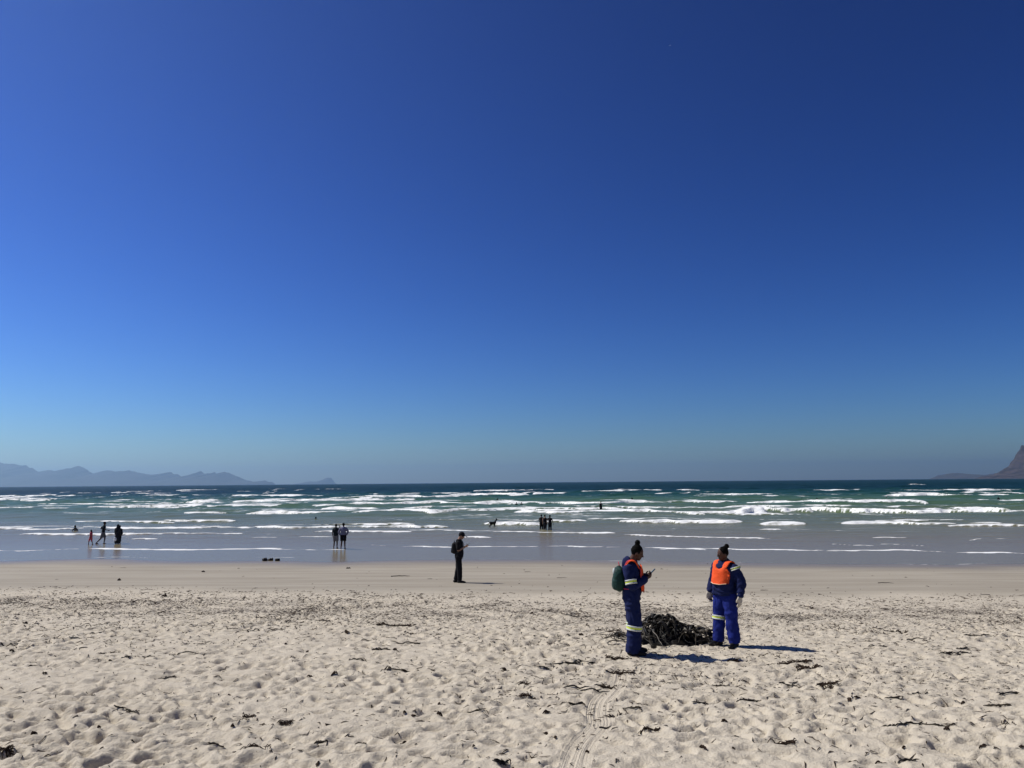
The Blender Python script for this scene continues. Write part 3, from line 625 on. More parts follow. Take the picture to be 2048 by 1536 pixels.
def leg_shape(J, frac, r0=0.105, r1=0.085, r2=0.078, waist=1.0, w=1.08):
    k = J['k']; sh = Shape()
    sh.loft([(0, 0, 0.80 * k, 0.105 * w * k, 0.165 * w * k), (0, 0, 0.90 * k, 0.112 * w * k, 0.168 * w * k), (0, 0, waist * k, 0.104 * w * k, 0.150 * w * k)])
    for s_ in 'lr':
        a, b_, c = J['hip' + s_], J['knee' + s_], J['ankle' + s_]
        if frac <= 0.5: pts, rs = [a, lerp(a, b_, frac / 0.5)], [r0 * k, r1 * k]
        else: pts, rs = [a, b_, lerp(b_, c, (frac - 0.5) / 0.5)], [r0 * k, r1 * k, r2 * k]
        sh.tube(pts, rs, sub=6, dome=False)
    return sh
def hair_cap(hc, R, k, bun=None, back=0.0):
    sh = Shape()
    sh.ball(hc + R @ Vector((-0.022, 0, 0.026)) * k, (0.097 * k, 0.085 * k, 0.101 * k), R)
    if bun is not None: sh.ball(hc + R @ Vector(bun) * k, (0.045 * k, 0.045 * k, 0.045 * k), R); sh.tube([hc + R @ Vector(bun) * k, hc + R @ Vector((-0.03, 0, 0.08)) * k], [0.03 * k, 0.04 * k])
    if back: sh.tube([hc + R @ Vector((-0.06, 0, 0)) * k, hc + R @ Vector((-0.085, 0, -0.09)) * k, hc + R @ Vector((-0.085, 0, -back)) * k], [0.07 * k, 0.06 * k, 0.03 * k])
    return sh
def boots(J, k, root, m, high=0.10, feet=None, voxel=0.01):
    for s_, sg in (('l', 1), ('r', -1)):
        fd = Vector((feet or {}).get(s_, (1, 0.18 * sg, 0))); a = J['ankle' + s_]; sh = Shape(); fz = a.z - 0.052 * k
        sh.tube([Vector((a.x, a.y, fz + 0.014 * k)) - fd * 0.045 * k, Vector((a.x, a.y, fz + 0.012 * k)) + fd * 0.085 * k, Vector((a.x, a.y, fz + 0.000 * k)) + fd * 0.185 * k], [0.050 * k, 0.047 * k, 0.034 * k], side=(0, 0, 1), sub=3)
        sh.tube([Vector((a.x, a.y, fz)), a + Vector((0, 0, high * k))], [0.050 * k, 0.056 * k], dome=False)
        link('boot', sh.fuse('boot', voxel, 2, 0.003, 40, 3), m, root)
def band(root, c, axis, r, w, m1, m2, name='reflective_band'):
    """a ring of lime tape edged with silver around a limb"""
    ax = Vector(axis).normalized(); o = ax.orthogonal().normalized(); b_ = ax.cross(o); n = 24; c = Vector(c)
    def ringmesh(h0, h1, rr):
        sh = Shape(); rings = []
        for h, q in ((h0, rr - 0.012), (h0, rr), (h1, rr), (h1, rr - 0.012), (h0, rr - 0.012)):
            rings.append([c + ax * h + o * (q * math.cos(2 * math.pi * i / n)) + b_ * (q * math.sin(2 * math.pi * i / n)) for i in range(n)])
        sh._rings(rings, cap=False); return sh.raw(name)
    p = link(name, ringmesh(-w * 0.5, w * 0.5, r), m1, root)
    link('edge_stripe', ringmesh(-w * 0.5, -w * 0.22, r + 0.004), m2, p); link('edge_stripe', ringmesh(w * 0.22, w * 0.5, r + 0.004), m2, p)
def eyes(root, hc, R, k):
    for sg in (1, -1):
        sh = Shape(); sh.ball(hc + R @ Vector((0.075, 0.032 * sg, 0.004)) * k, (0.011 * k, 0.013 * k, 0.011 * k)); link('eye', sh.raw('eye'), EYE, root)
def phone(loc, d, up, label, size=(0.075, 0.155, 0.009)):
    d = Vector(d).normalized(); up = Vector(up); up = (up - d * up.dot(d)).normalized(); sd = d.cross(up)
    root = bpy.data.objects.new('phone', None); COL.objects.link(root); root.empty_display_size = 0.05
    Mx = Matrix((sd, d, up)).transposed().to_4x4(); Mx.translation = Vector(loc); root.matrix_world = Mx
    bm = bmesh.new(); bmesh.ops.create_cube(bm, size=1); bmesh.ops.scale(bm, vec=size, verts=bm.verts)
    bmesh.ops.bevel(bm, geom=[e for e in bm.edges if abs(e.verts[0].co.z - e.verts[1].co.z) > 1e-5], offset=0.012, segments=3, affect='EDGES')
    me = bpy.data.meshes.new('phone_case'); bm.to_mesh(me); bm.free(); link('phone_case', me, PHONE, root)
    bm = bmesh.new(); bmesh.ops.create_cube(bm, size=1); bmesh.ops.scale(bm, vec=(size[0] * 0.9, size[1] * 0.93, 0.002), verts=bm.verts); bmesh.ops.translate(bm, vec=(0, 0, size[2] * 0.5 + 0.0012), verts=bm.verts)
    me = bpy.data.meshes.new('screen'); bm.to_mesh(me); bm.free(); link('screen', me, GLASS, root)
    return tag(root, label, 'phone')
def backpack(loc, rz, scale, m_bag, m_pocket, m_strap, label, J, k, shx=0.0):
    root = empty('backpack', loc, rz, label, 'backpack')
    z0, z1 = 0.96 * k, 1.38 * k; h = z1 - z0; cx = -0.205 * k + shx
    def bag(dx, dd, hw, a, b_):
        sh = Shape(); N_ = 9; rings = []
        for i in range(N_ + 1):
            t = i / N_; z = z0 + h * (a + (b_ - a) * t); q = (1 - (2 * t - 1) ** 4) ** 0.5 * 0.85 + 0.15
            bul = 1.0 + 0.12 * math.sin(math.pi * (1 - t) ** 1.4)
            rings.append([(cx + dx - dd * bul * q * (abs(math.cos(u)) ** 0.6) * (1 if math.cos(u) > 0 else -0.75), hw * q * (abs(math.sin(u)) ** 0.7) * (1 if math.sin(u) > 0 else -1), z) for u in [2 * math.pi * m_ / 26 for m_ in range(26)]])
        sh._rings(rings); return sh
    b0 = link('bag_body', bag(0, 0.095 * scale, 0.15 * scale, 0, 1).fuse('bag_body', 0.012, 3, 0.008, 24, 5), m_bag, root)
    link('front_pocket', bag(-0.055 * scale, 0.062 * scale, 0.12 * scale, 0.06, 0.62).fuse('front_pocket', 0.012, 3, 0.006, 24, 6), m_pocket, root)
    sh = Shape(); sh.tube([(cx, 0.03, z1), (cx - 0.01, 0.018, z1 + 0.045), (cx - 0.01, -0.018, z1 + 0.045), (cx, -0.03, z1)], 0.007, n=8); link('carry_loop', sh.raw(), m_strap, root)
    if m_bag is GREENB:
        sh = Shape(); sh.ball((cx - 0.083 * scale, -0.05, z0 + h * 0.80), (0.028, 0.055, 0.05)); link('grey_panel', sh.raw('grey_panel'), GREYB, root)
    lx = J['lean'][0] * k
    for sg in (1, -1):
        sh = Shape(); y = 0.115 * k * sg
        sh.tube([(cx + 0.06, y * 0.8, z1 - 0.06), (-0.07 * k + lx, y, 1.455 * k), (0.03 * k + lx, y, 1.462 * k), (0.135 * k + lx * 0.8, y * 1.05, 1.33 * k), (0.13 * k + lx * 0.4, y * 1.25, 1.15 * k), (0.0, y * 1.55, 1.04 * k), (cx + 0.07, y * 1.1, z0 + 0.07)], 0.022 * k, n=10, side=(0, 1, 0), flat=0.35)
        link('shoulder_strap', sh.raw(), m_strap, root)
    return root

def feet_z(J): return min(J['anklel'].z, J['ankler'].z) - 0.092 * J['k']
def place(px, py, J, sink=0.01, water=False):
    x, y, z = on_ground(px, py)
    if water: x, y, _ = on_ground(px, py, 20, 420, 0.0)
    return Vector((x, y, gz(x, y) - feet_z(J) - sink))

# ------------------------------------------------------------------ cleanup worker reading a phone
H1 = 1.66
J = joints(H1, lean=(0.015, 0), hipl=(0.01, 0.085, 0.90), hipr=(0.0, -0.085, 0.90), kneel=(0.03, 0.09, 0.49), kneer=(0.035, -0.09, 0.49), anklel=(0.03, 0.10, 0.085), ankler=(-0.01, -0.10, 0.085),
           shol=(-0.05, 0.185, 1.385), shor=(-0.05, -0.185, 1.385), elbr=(0.0, -0.245, 1.09), wrir=(0.235, -0.10, 1.185), elbl=(0.02, 0.235, 1.10), wril=(0.22, 0.06, 1.21))
k = J['k']; p1 = place(1266, 1311, J); R1 = rad(-6)
w1 = empty('person', p1, R1, 'worker in navy overalls and green backpack looking down at a phone beside the kelp heap', 'person', 'cleanup workers in blue overalls')
hd = {'r': ((0.88, 0.25, 0.42), (-0.35, 0.55, 0.75), k, 0.75), 'l': ((0.85, -0.35, 0.25), (0.25, -0.65, 0.7), k, 0.7)}
sh, fi, hc, R = body_parts(J, 0.0, rad(24), 1.0, hd, (0.035, 0, -0.012))
link('body', sh.fuse('worker_body', 0.0105, 2, extra=fi), SKIN_D, w1); eyes(w1, hc, R, k)
link('hair', hair_cap(hc, R, k, bun=(-0.06, 0, 0.148)).fuse('hair', 0.01, 2, 0.006, 60, 1), HAIR, w1)
sh = top_shape(J, 0.845, 1.22, True, 0.02, 0.97, 0.086, 0.056, 0.012)
sh.tube([(-0.045 * k, 0.0, 1.40 * k), (-0.048 * k, 0, 1.462 * k)], [0.085 * k, 0.070 * k], side=(0, 1, 0))
link('jacket', sh.fuse('jacket', 0.0125, 3, 0.026, 16, 2), NAVY, w1)
link('trousers', leg_shape(J, 1.06, 0.130, 0.112, 0.112, 0.98, 1.2).fuse('trousers', 0.0125, 3, 0.026, 15, 4), NAVY, w1)
boots(J, k, w1, BOOT, 0.10)
for s_ in 'lr': band(w1, lerp(J['knee' + s_], J['ankle' + s_], 0.16 if s_ == 'r' else 0.10), J['knee' + s_] - J['ankle' + s_], 0.122 * k, 0.075 * k, LIME, SILVER)
for s_ in 'lr': band(w1, lerp(J['sho' + s_], J['elb' + s_], 0.80), J['sho' + s_] - J['elb' + s_], 0.092 * k, 0.07 * k, LIME, SILVER)
def bib(J, z0, z1, w, bulge, back=True, ext=0.0):
    """tabard: front and back panels with shoulder straps, hugging the jacket"""
    k = J['k']; sh = Shape(); lx = J['lean'][0]
    def panel(sx, zb):
        N_, M_ = 14, 12; o = len(sh.v)
        for lay in (0.0, 0.012):
            for i in range(N_ + 1):
                z = zb + (z1 - zb) * i / N_
                hw = w * (1.0 if z < z1 - 0.16 else 1.0 - 0.42 * ((z - (z1 - 0.16)) / 0.16) ** 1.5)
                dep = np.interp(z, [0.85, 0.97, 1.07, 1.18, 1.29, 1.36, 1.42, 1.46], [0.150, 0.150, 0.148, 0.150, 0.152, 0.142, 0.115, 0.085]) + ext + bulge * math.exp(-((z - 1.05) / 0.16) ** 2) * (1 if sx > 0 else 0.2)
                for j in range(M_ + 1):
                    uu = 2 * j / M_ - 1; fz = (i / N_)
                    hw2 = hw * (0.95 + 0.05 * min(1, fz * 4)); y = hw2 * uu; zz = z - (0.07 * (1 - uu * uu) * max(0, fz - 0.6) / 0.4) + 0.02 * (1 - fz) * uu * uu; cur = math.sqrt(max(0.05, 1 - (y / 0.215) ** 2))
                    sh.v.append(((sx * (dep * cur + lay + 0.030 * float(fbm(y * 9 + z * 4, z * 11, 71, 3))) + lx * max(0, (z - 0.9) / 0.5)) * k, y * k, zz * k))
        n = (N_ + 1) * (M_ + 1)
        for i in range(N_):
            for j in range(M_):
                a = o + i * (M_ + 1) + j; q = (a, a + 1, a + M_ + 2, a + M_ + 1); sh.f.append(q); sh.f.append(tuple(v + n for v in reversed(q)))
        ed = [(i * (M_ + 1), (i + 1) * (M_ + 1)) for i in range(N_)] + [(i * (M_ + 1) + M_, (i + 1) * (M_ + 1) + M_) for i in range(N_)] + [(j, j + 1) for j in range(M_)] + [(N_ * (M_ + 1) + j, N_ * (M_ + 1) + j + 1) for j in range(M_)]
        for a, b_ in ed: sh.f.append((o + a, o + b_, o + b_ + n, o + a + n))
    panel(1, z0)
    if back: panel(-1, z0)
    for sg in (1, -1):
        sh.tube([((0.10 + lx) * k, 0.10 * sg * k, (z1 - 0.02) * k), ((0.05 + lx) * k, 0.115 * sg * k, 1.455 * k), ((-0.03 + lx) * k, 0.115 * sg * k, 1.462 * k), ((-0.10 + lx) * k, 0.10 * sg * k, (z1 - 0.02) * k)], 0.055 * k, n=10, side=(0, 1, 0), flat=0.25)
    return sh
VT = cloth('pale_trim', (0.75, 0.55, 0.35), 0.1, 0.8, 30, 0.2)
vest = link('vest', bib(J, 0.97, 1.40, 0.150, 0.02, back=False, ext=0.028).raw('vest'), ORANGE, w1)
def rot2(v, a): return Vector((v[0] * math.cos(a) - v[1] * math.sin(a), v[0] * math.sin(a) + v[1] * math.cos(a), v[2]))
phone(p1 + rot2(Vector((0.335, -0.01, 1.275)) * k, R1), rot2((0.72, 0.0, 0.70), R1), rot2((-0.70, 0, 0.72), R1), 'slim dark phone held up in front of the worker with the green backpack')
backpack(p1, R1, 1.0, GREENB, GREENP, PINKS, 'dark green backpack with pink straps worn by the worker reading a phone', J, k, 0.025)
sh = Shape(); 
# ------------------------------------------------------------------ worker with cream gloves
H2 = 1.62
J = joints(H2, hipl=(0, 0.10, 0.90), hipr=(0, -0.10, 0.90), kneel=(0.03, 0.125, 0.49), anklel=(0.01, 0.16, 0.085), kneer=(0.05, -0.125, 0.49), ankler=(0.10, -0.125, 0.085),
           shol=(-0.01, 0.205, 1.385), shor=(-0.01, -0.205, 1.385), elbl=(-0.05, 0.30, 1.12), wril=(0.03, 0.325, 0.885), elbr=(-0.04, -0.29, 1.12), wrir=(0.06, -0.315, 0.895))
k = J['k']; p2 = place(1456, 1292, J); R2 = rad(216)
w2 = empty('person', p2, R2, 'worker in royal blue overalls with orange bib and cream gloves facing the kelp heap', 'person', 'cleanup workers in blue overalls')
hd = {'l': ((0.08, 0.05, -1), (0.2, -1, 0), k, 0.35), 'r': ((0.1, -0.02, -1), (0.2, 1, 0), k, 0.6)}
sh, fi, hc, R = body_parts(J, rad(-22), rad(8), 1.12, hd)
link('body', sh.fuse('worker_body', 0.0105, 2, extra=fi), SKIN_D, w2); eyes(w2, hc, R, k)
link('hair', hair_cap(hc, R, k, bun=(-0.095, 0.02, 0.118)).fuse('hair', 0.01, 2, 0.006, 60, 1), HAIR, w2)
sh = top_shape(J, 0.88, 1.42, True, 0.05, 0.93, 0.094, 0.070, 0.01)
sh.tube([(-0.035 * k, 0.0, 1.40 * k), (-0.04 * k, 0, 1.455 * k)], [0.085 * k, 0.072 * k], side=(0, 1, 0))
link('jacket', sh.fuse('jacket', 0.0125, 3, 0.026, 16, 12), NAVY, w2)
link('trousers', leg_shape(J, 1.02, 0.145, 0.112, 0.100, 1.0, 1.34).fuse('trousers', 0.0125, 3, 0.026, 15, 14), ROYAL, w2)
boots(J, k, w2, BOOT, 0.16)
band(w2, lerp(J['kneer'], J['ankler'], 0.02), J['kneer'] - J['ankler'], 0.120 * k, 0.07 * k, LIME, SILVER)
band(w2, lerp(J['shol'], J['elbl'], 0.12), J['shol'] - J['elbl'], 0.099 * k, 0.05 * k, LIME, SILVER, 'shoulder_band')
for s_, sg in (('l', 1), ('r', -1)):
    g = Shape(); gf = Shape(); hand(g, gf, J['wri' + s_], *hd[s_][:2], k * 1.22, hd[s_][3], 1.45)
    g.tube([J['wri' + s_] + Vector((0, 0, 0.035)), J['wri' + s_] - Vector((0, 0, 0.02))], [0.050 * k, 0.046 * k])
    link('glove', g.fuse('glove', 0.007, 2, extra=gf), GLOVE, w2)
sh = bib(J, 1.075, 1.41, 0.182, 0.04)
for v_i, v_ in enumerate(sh.v): sh.v[v_i] = (v_[0] * 1.20, v_[1] * 1.05, v_[2])
vest = link('vest', sh.raw('vest'), ORANGE, w2)
tr = Shape(); row = sorted([v_ for v_ in sh.v if v_[2] < 1.105 * k and v_[0] > 0], key=lambda v_: v_[1])
tr.tube([(max(v_[0] for v_ in row if abs(v_[1] - y_) < 0.02) + 0.002, y_, min(v_[2] for v_ in row if abs(v_[1] - y_) < 0.02) + 0.006) for y_ in np.linspace(-0.155, 0.155, 9)], 0.006, n=6, sub=2)
link('hem_trim', tr.raw('hem_trim'), VT, vest)

# ------------------------------------------------------------------ visitor in black with cap
J = joints(1.75, hipl=(-0.02, 0.085, 0.90), hipr=(-0.02, -0.085, 0.90), kneel=(-0.04, 0.09, 0.49), anklel=(-0.13, 0.10, 0.085), kneer=(0.03, -0.09, 0.49), ankler=(0.04, -0.10, 0.085),
           elbr=(0.0, -0.24, 1.11), wrir=(0.20, -0.12, 1.22), elbl=(0.02, 0.23, 1.12), wril=(0.22, 0.05, 1.21))
k = J['k']; p3 = place(918, 1165, J); R3 = rad(-4)
w3 = empty('person', p3, R3, 'visitor in black clothes and cap with a black backpack standing on the firm damp sand', 'person')
hd = {'r': ((0.86, 0.3, 0.38), (-0.3, 0.5, 0.8), k, 0.7), 'l': ((0.85, -0.3, 0.2), (0, -0.5, 0.8), k, 0.7)}
sh, fi, hc, R = body_parts(J, 0, rad(22), 1.05, hd, (0.03, 0, -0.01))
link('body', sh.fuse('visitor_body', 0.014, 2, extra=fi), SKIN_M, w3); eyes(w3, hc, R, k)
link('hair', hair_cap(hc, R, k).fuse('hair', 0.012, 2), HAIR, w3)
cp = Shape(); cp.ball(hc + R @ Vector((-0.012, 0, 0.040)) * k, (0.108 * k, 0.092 * k, 0.098 * k), R)
cp.tube([hc + R @ Vector((0.06, 0, 0.048)) * k, hc + R @ Vector((0.175, 0, 0.028)) * k], [0.072 * k, 0.055 * k], side=tuple(R @ Vector((0, 1, 0))), flat=0.13)
link('cap', cp.fuse('cap', 0.011, 1), BLACKC, w3)
link('shirt', top_shape(J, 0.86, 1.22, True, 0.02, 0.42, 0.084, 0.070, 0.008).fuse('shirt', 0.016, 3, 0.012, 20, 22), BLACKC, w3)
link('trousers', leg_shape(J, 0.99, 0.118, 0.094, 0.080, 0.98, 1.18).fuse('trousers', 0.016, 3, 0.012, 18, 24), BLACKC, w3)
boots(J, k, w3, BOOT, 0.05, voxel=0.012)
phone(p3 + rot2(Vector((0.33, -0.02, 1.295)) * k, R3), rot2((0.80, 0.0, 0.45), R3), rot2((-0.45, 0, 0.8), R3), 'dark phone in the hands of the visitor wearing a black cap')
backpack(p3, R3, 0.95, BLACKN, BLACKN, BLACKN, 'black backpack on the back of the visitor wearing a black cap', J, k, 0.045)

# ------------------------------------------------------------------ people at the water's edge and in the sea
def bather(px, py, H, rz, label, skin, top=None, bottom=None, group=None, J=None, bow=0.0, yaw=0.0, hem=0.92, sleeve=0.42, shorts=0.40, robe=None, back=0.0, water=True, fat=1.0, hands=None, seat=None, vox=0.03, top_name='shirt', bottom_name='shorts', loc=None, bun=None):
    J = J or joints(H)
    k = J['k']; p = loc if loc is not None else place(px, py, J, 0.012, water)
    o = empty('person', p, rz, label, 'person', group)
    sh, fi, hc, R = body_parts(J, yaw, bow, fat, hands)
    link('body', sh.fuse('bather_body', vox * 0.8, 2, extra=fi), skin, o)
    link('hair', hair_cap(hc, R, k, bun, back).fuse('hair', vox * 0.8, 2, 0.01, 40, 3), HAIR, o)
    if top: link(top_name, top_shape(J, hem, 1.14, sleeve > 0, 0.0, sleeve, 0.072, 0.062, 0.006).fuse(top_name, vox, 2, 0.014, 16, 3), top, o)
    if bottom: link(bottom_name, leg_shape(J, shorts, 0.112, 0.105 if shorts < 0.6 else 0.08, 0.07, 0.99, 1.1).fuse(bottom_name, vox, 2, 0.014, 16, 5), bottom, o)
    if robe:
        s_ = Shape(); s_.loft([(0, 0, 0.10 * k, 0.19 * k, 0.24 * k), (0, 0, 0.5 * k, 0.17 * k, 0.22 * k), (0, 0, 0.95 * k, 0.15 * k, 0.19 * k), (0, 0, 1.25 * k, 0.14 * k, 0.19 * k), (0, 0, 1.40 * k, 0.11 * k, 0.17 * k), (0, 0, 1.46 * k, 0.08 * k, 0.10 * k)])
        sleeves(s_, J, 0.95, 0.085, 0.075); link('robe', s_.fuse('robe', vox, 2, 0.02, 12, 7), robe, o)
        s_ = Shape(); s_.ball(hc + Vector((-0.02, 0, 0.01)) * k, (0.12 * k, 0.105 * k, 0.135 * k)); s_.tube([hc + Vector((-0.02, 0, -0.05)) * k, (-0.02 * k, 0, 1.38 * k), (-0.05 * k, 0, 1.20 * k)], [0.10 * k, 0.15 * k, 0.17 * k], side=(0, 1, 0), flat=0.8)
        link('headscarf', s_.fuse('headscarf', vox, 2, 0.014, 14, 8), BLACKC, o)
    return o
sea_dir = rad(90 - 6)
# the pair looking out to sea
Jp = joints(1.62, elbr=(0.10, -0.25, 1.22), wrir=(0.16, -0.20, 1.48), anklel=(0, 0.13, 0.085), ankler=(-0.03, -0.12, 0.085))
bather(671, 1097.0, 1.62, sea_dir, 'person in dark shirt and grey shorts raising one hand, standing at the waterline', SKIN_D, DARKT, GREYC, None, Jp, shorts=0.47, hem=0.88, vox=0.024)
Jp = joints(1.72, anklel=(0, 0.14, 0.085), ankler=(0, -0.13, 0.085), elbr=(0.02, -0.30, 1.14), wrir=(0.05, -0.20, 0.93), elbl=(-0.02, 0.29, 1.13), wril=(0.06, 0.22, 0.92))
bather(686, 1099.0, 1.72, sea_dir + 0.1, 'person in slate sweater and black shorts standing at the waterline with hands in pockets', SKIN_D, SLATE, BLACKC, None, Jp, sleeve=0.9, hem=0.94, shorts=0.42, fat=1.08, vox=0.024)
# family wading
Jc = joints(1.12, hipl=(0, 0.09, 0.9), kneel=(0.14, 0.09, 0.52), anklel=(0.17, 0.09, 0.10), kneer=(-0.05, -0.09, 0.50), ankler=(-0.20, -0.09, 0.13), elbr=(0.18, -0.20, 1.24), wrir=(0.40, -0.16, 1.17), elbl=(-0.12, 0.24, 1.15), wril=(-0.10, 0.25, 0.92))
bather(181, 1089.5, 1.12, rad(172), 'small child in pink clothes striding through the shallows with an arm out', SKIN_D, PINK, PINK, None, Jc, back=0.20, hem=0.80, shorts=0.62, vox=0.021)
Jm = joints(1.66, kneel=(0.12, 0.10, 0.50), anklel=(0.08, 0.10, 0.085), kneer=(-0.10, -0.10, 0.49), ankler=(-0.42, -0.10, 0.12), elbr=(0.12, -0.25, 1.14), wrir=(0.34, -0.16, 1.06), elbl=(-0.22, 0.24, 1.22), wril=(-0.05, 0.22, 1.10), lean=(0.05, 0))
bather(205, 1087.5, 1.66, rad(20), 'walking person in dark top and knee-length grey shorts reaching out one arm in the shallows', SKIN_D, DARKT, GREYC, None, Jm, hem=0.90, shorts=0.50, vox=0.024)
bather(234, 1088.0, 1.46, rad(80), 'person in long charcoal robe and black headscarf standing in the shallows', SKIN_D, None, None, None, None, robe=CHAR, vox=0.024)
xw, yw, zw = on_ground(236.5, 1086.5)
bather(238, 1086.5, 1.36, rad(95), 'person in black clothes close behind the one in the charcoal robe', SKIN_D, BLACKC, BLACKC, None, None, sleeve=0.9, shorts=0.95, hem=0.80, bottom_name='trousers', vox=0.028)
xb, yb, zb = on_ground(230.3, 1090)
s_ = Shape(); s_.loft([(0, 0, -0.16, 0.06, 0.075), (0, 0, -0.08, 0.085, 0.10), (0, 0, 0.02, 0.07, 0.09), (0, 0, 0.09, 0.03, 0.05)])
wb = link('bag', s_.fuse('bag', 0.012, 2, 0.02, 20, 4), WHITEP)
pb = at_dist(230.3, 1077.5, 54.2); wb.location = pb; tag(wb, 'small white plastic bag carried beside the charcoal robe', 'bag')
# a person lying in the shallows
def crouched(px, py, rz, label, group=None, sc=1.0):
    x, y, _ = on_ground(px, py, 20, 420, 0.0); z = min(gz(x, y), -0.02)
    o = empty('person', (x, y, z + 0.04), rz, label, 'person', group); sh = Shape()
    sh.tube([(-0.28 * sc, 0, 0.10), (-0.05 * sc, 0, 0.16), (0.22 * sc, 0, 0.34)], [0.13 * sc, 0.13 * sc, 0.15 * sc], side=(0, 1, 0), flat=0.75)
    sh.tube([(0.22 * sc, 0, 0.36), (0.28 * sc, 0, 0.50)], [0.06 * sc, 0.05 * sc]); sh.ball((0.30 * sc, 0, 0.57), (0.095 * sc, 0.078 * sc, 0.115 * sc))
    for sg in (1, -1):
        sh.tube([(0.22 * sc, 0.16 * sg, 0.36), (0.30 * sc, 0.24 * sg, 0.18), (0.44 * sc, 0.20 * sg, 0.02)], [0.05 * sc, 0.042 * sc, 0.03 * sc])
        sh.tube([(-0.26 * sc, 0.09 * sg, 0.10), (-0.62 * sc, 0.12 * sg, 0.06), (-1.0 * sc, 0.12 * sg, 0.02)], [0.09 * sc, 0.06 * sc, 0.04 * sc])
    link('body', sh.fuse('prone_body', 0.02, 2), SKIN_D, o)
    s2 = Shape(); s2.tube([(-0.42 * sc, 0, 0.10), (-0.05 * sc, 0, 0.17), (0.23 * sc, 0, 0.36)], [0.14 * sc, 0.145 * sc, 0.165 * sc], side=(0, 1, 0), flat=0.8)
    link('wetsuit', s2.fuse('wetsuit', 0.02, 2, 0.01), BLACKC, o)
    s2 = Shape(); s2.ball((0.285 * sc, 0, 0.60), (0.10 * sc, 0.088 * sc, 0.11 * sc)); link('hair', s2.fuse('hair', 0.018, 1), HAIR, o)
    return o
crouched(152, 1063, rad(140), 'bather propped up on the arms lying in shallow foam behind the family', sc=1.0)
crouched(629, 1040, rad(75), 'dark bather low in the water behind the pair at the waterline', sc=1.05)
# three friends wading side by side
G = 'friends wading side by side'
bather(1083, 1060.0, 1.58, sea_dir, 'wader in dark swimwear at the end of the trio nearer the dog', SKIN_D, BLACKC, BLACKC, G, joints(1.58, elbl=(0, 0.24, 1.16), wril=(0.12, 0.2, 1.0)), sleeve=0.0, hem=0.86, shorts=0.75, top_name='swim_top', bottom_name='leggings')
bather(1090, 1060.8, 1.56, sea_dir - 0.1, 'wader in the middle of the trio with bare shoulders and charcoal leggings', SKIN_M, BLACKC, CHAR, G, joints(1.56, kneel=(0.08, 0.09, 0.49), ankler=(-0.12, -0.1, 0.1)), sleeve=0.0, hem=1.0, shorts=0.9, top_name='swim_top', bottom_name='leggings')
bather(1100, 1061.2, 1.55, sea_dir - 0.2, 'wader in a black wetsuit at the end of the trio with arms hanging free', SKIN_D, BLACKC, BLACKC, G, joints(1.55, elbl=(0, 0.28, 1.14), wril=(0.02, 0.31, 0.9), elbr=(0, -0.28, 1.14), wrir=(0.02, -0.33, 0.9)), sleeve=0.15, hem=0.86, shorts=0.9, top_name='swim_top', bottom_name='leggings')
# bathers out in the surf
bather(1202, 1019, 1.72, sea_dir + 0.2, 'lone bather standing thigh-deep just in front of a white breaker', SKIN_D, BLACKC, BLACKC, None, joints(1.72, elbr=(0.05, -0.30, 1.22), wrir=(0.2, -0.42, 1.2)), sleeve=0.0, hem=0.9, top_name='swim_top', vox=0.032, loc=Vector((*on_ground(1202, 1020, 20, 420, 0.0)[:2], -0.42)))
G = 'far bathers in the surf'
for px, py, rz in ((1033, 1010.5, 1.2), (1043, 1010.5, 1.9), (995, 1000.5, 1.5), (1264, 999.0, 1.4), (1604, 1000.5, 2.0), (1634, 1000.5, 1.1), (1773, 998.5, 1.6), (1997, 999.0, 1.5)):
    x, y, _ = on_ground(px, py, 20, 420, 0.0)
    bather(px, py, 1.7, rz, 'distant bather in black with only head and shoulders above the surf', SKIN_D, BLACKC, None, G, joints(1.7), sleeve=0.8, hem=0.9, vox=0.045, loc=Vector((x, y, max(gz(x, y), -1.12) + (0.0))), top_name='wetsuit')

# ------------------------------------------------------------------ dog standing in the shallows
x, y, _ = on_ground(985.5, 1051.0, 20, 420, 0.0)
dog = empty('dog', (x, y, gz(x, y) - 0.01), rad(28), 'black dog with raised head standing in front of a breaking wave', 'dog')
sh = Shape()
sh.tube([(-0.30, 0, 0.55), (-0.08, 0, 0.52), (0.15, 0, 0.50), (0.27, 0, 0.56)], [0.105, 0.115, 0.145, 0.12], sub=5)
sh.tube([(0.24, 0, 0.60), (0.36, 0, 0.74), (0.40, 0, 0.82)], [0.10, 0.075, 0.07])
sh.ball((0.43, 0, 0.86), (0.085, 0.065, 0.07)); sh.tube([(0.47, 0, 0.845), (0.58, 0, 0.82)], [0.045, 0.028])
sh.tube([(-0.36, 0, 0.58), (-0.48, 0, 0.66), (-0.54, 0, 0.78)], [0.03, 0.022, 0.012])
for sg in (1, -1):
    sh.tube([(0.20, 0.09 * sg, 0.50), (0.19, 0.095 * sg, 0.34), (0.215, 0.095 * sg, 0.17), (0.215, 0.095 * sg, 0.03)], [0.07, 0.042, 0.028, 0.03]); sh.ball((0.24, 0.095 * sg, 0.02), (0.045, 0.03, 0.02))
    sh.tube([(-0.28, 0.08 * sg, 0.53), (-0.20, 0.095 * sg, 0.36), (-0.36, 0.095 * sg, 0.20), (-0.33, 0.095 * sg, 0.03)], [0.095, 0.06, 0.03, 0.028], sub=5); sh.ball((-0.305, 0.095 * sg, 0.02), (0.045, 0.03, 0.02))
link('body', sh.fuse('dog_body', 0.016, 2, 0.01, 40, 3), DOGM, dog)
for sg in (1, -1):
    e = Shape(); e.tube([(0.395, 0.05 * sg, 0.91), (0.38, 0.075 * sg, 0.97), (0.40, 0.085 * sg, 0.93)], [0.03, 0.022, 0.008], flat=0.5); link('ear', e.raw(), DOGM, dog)

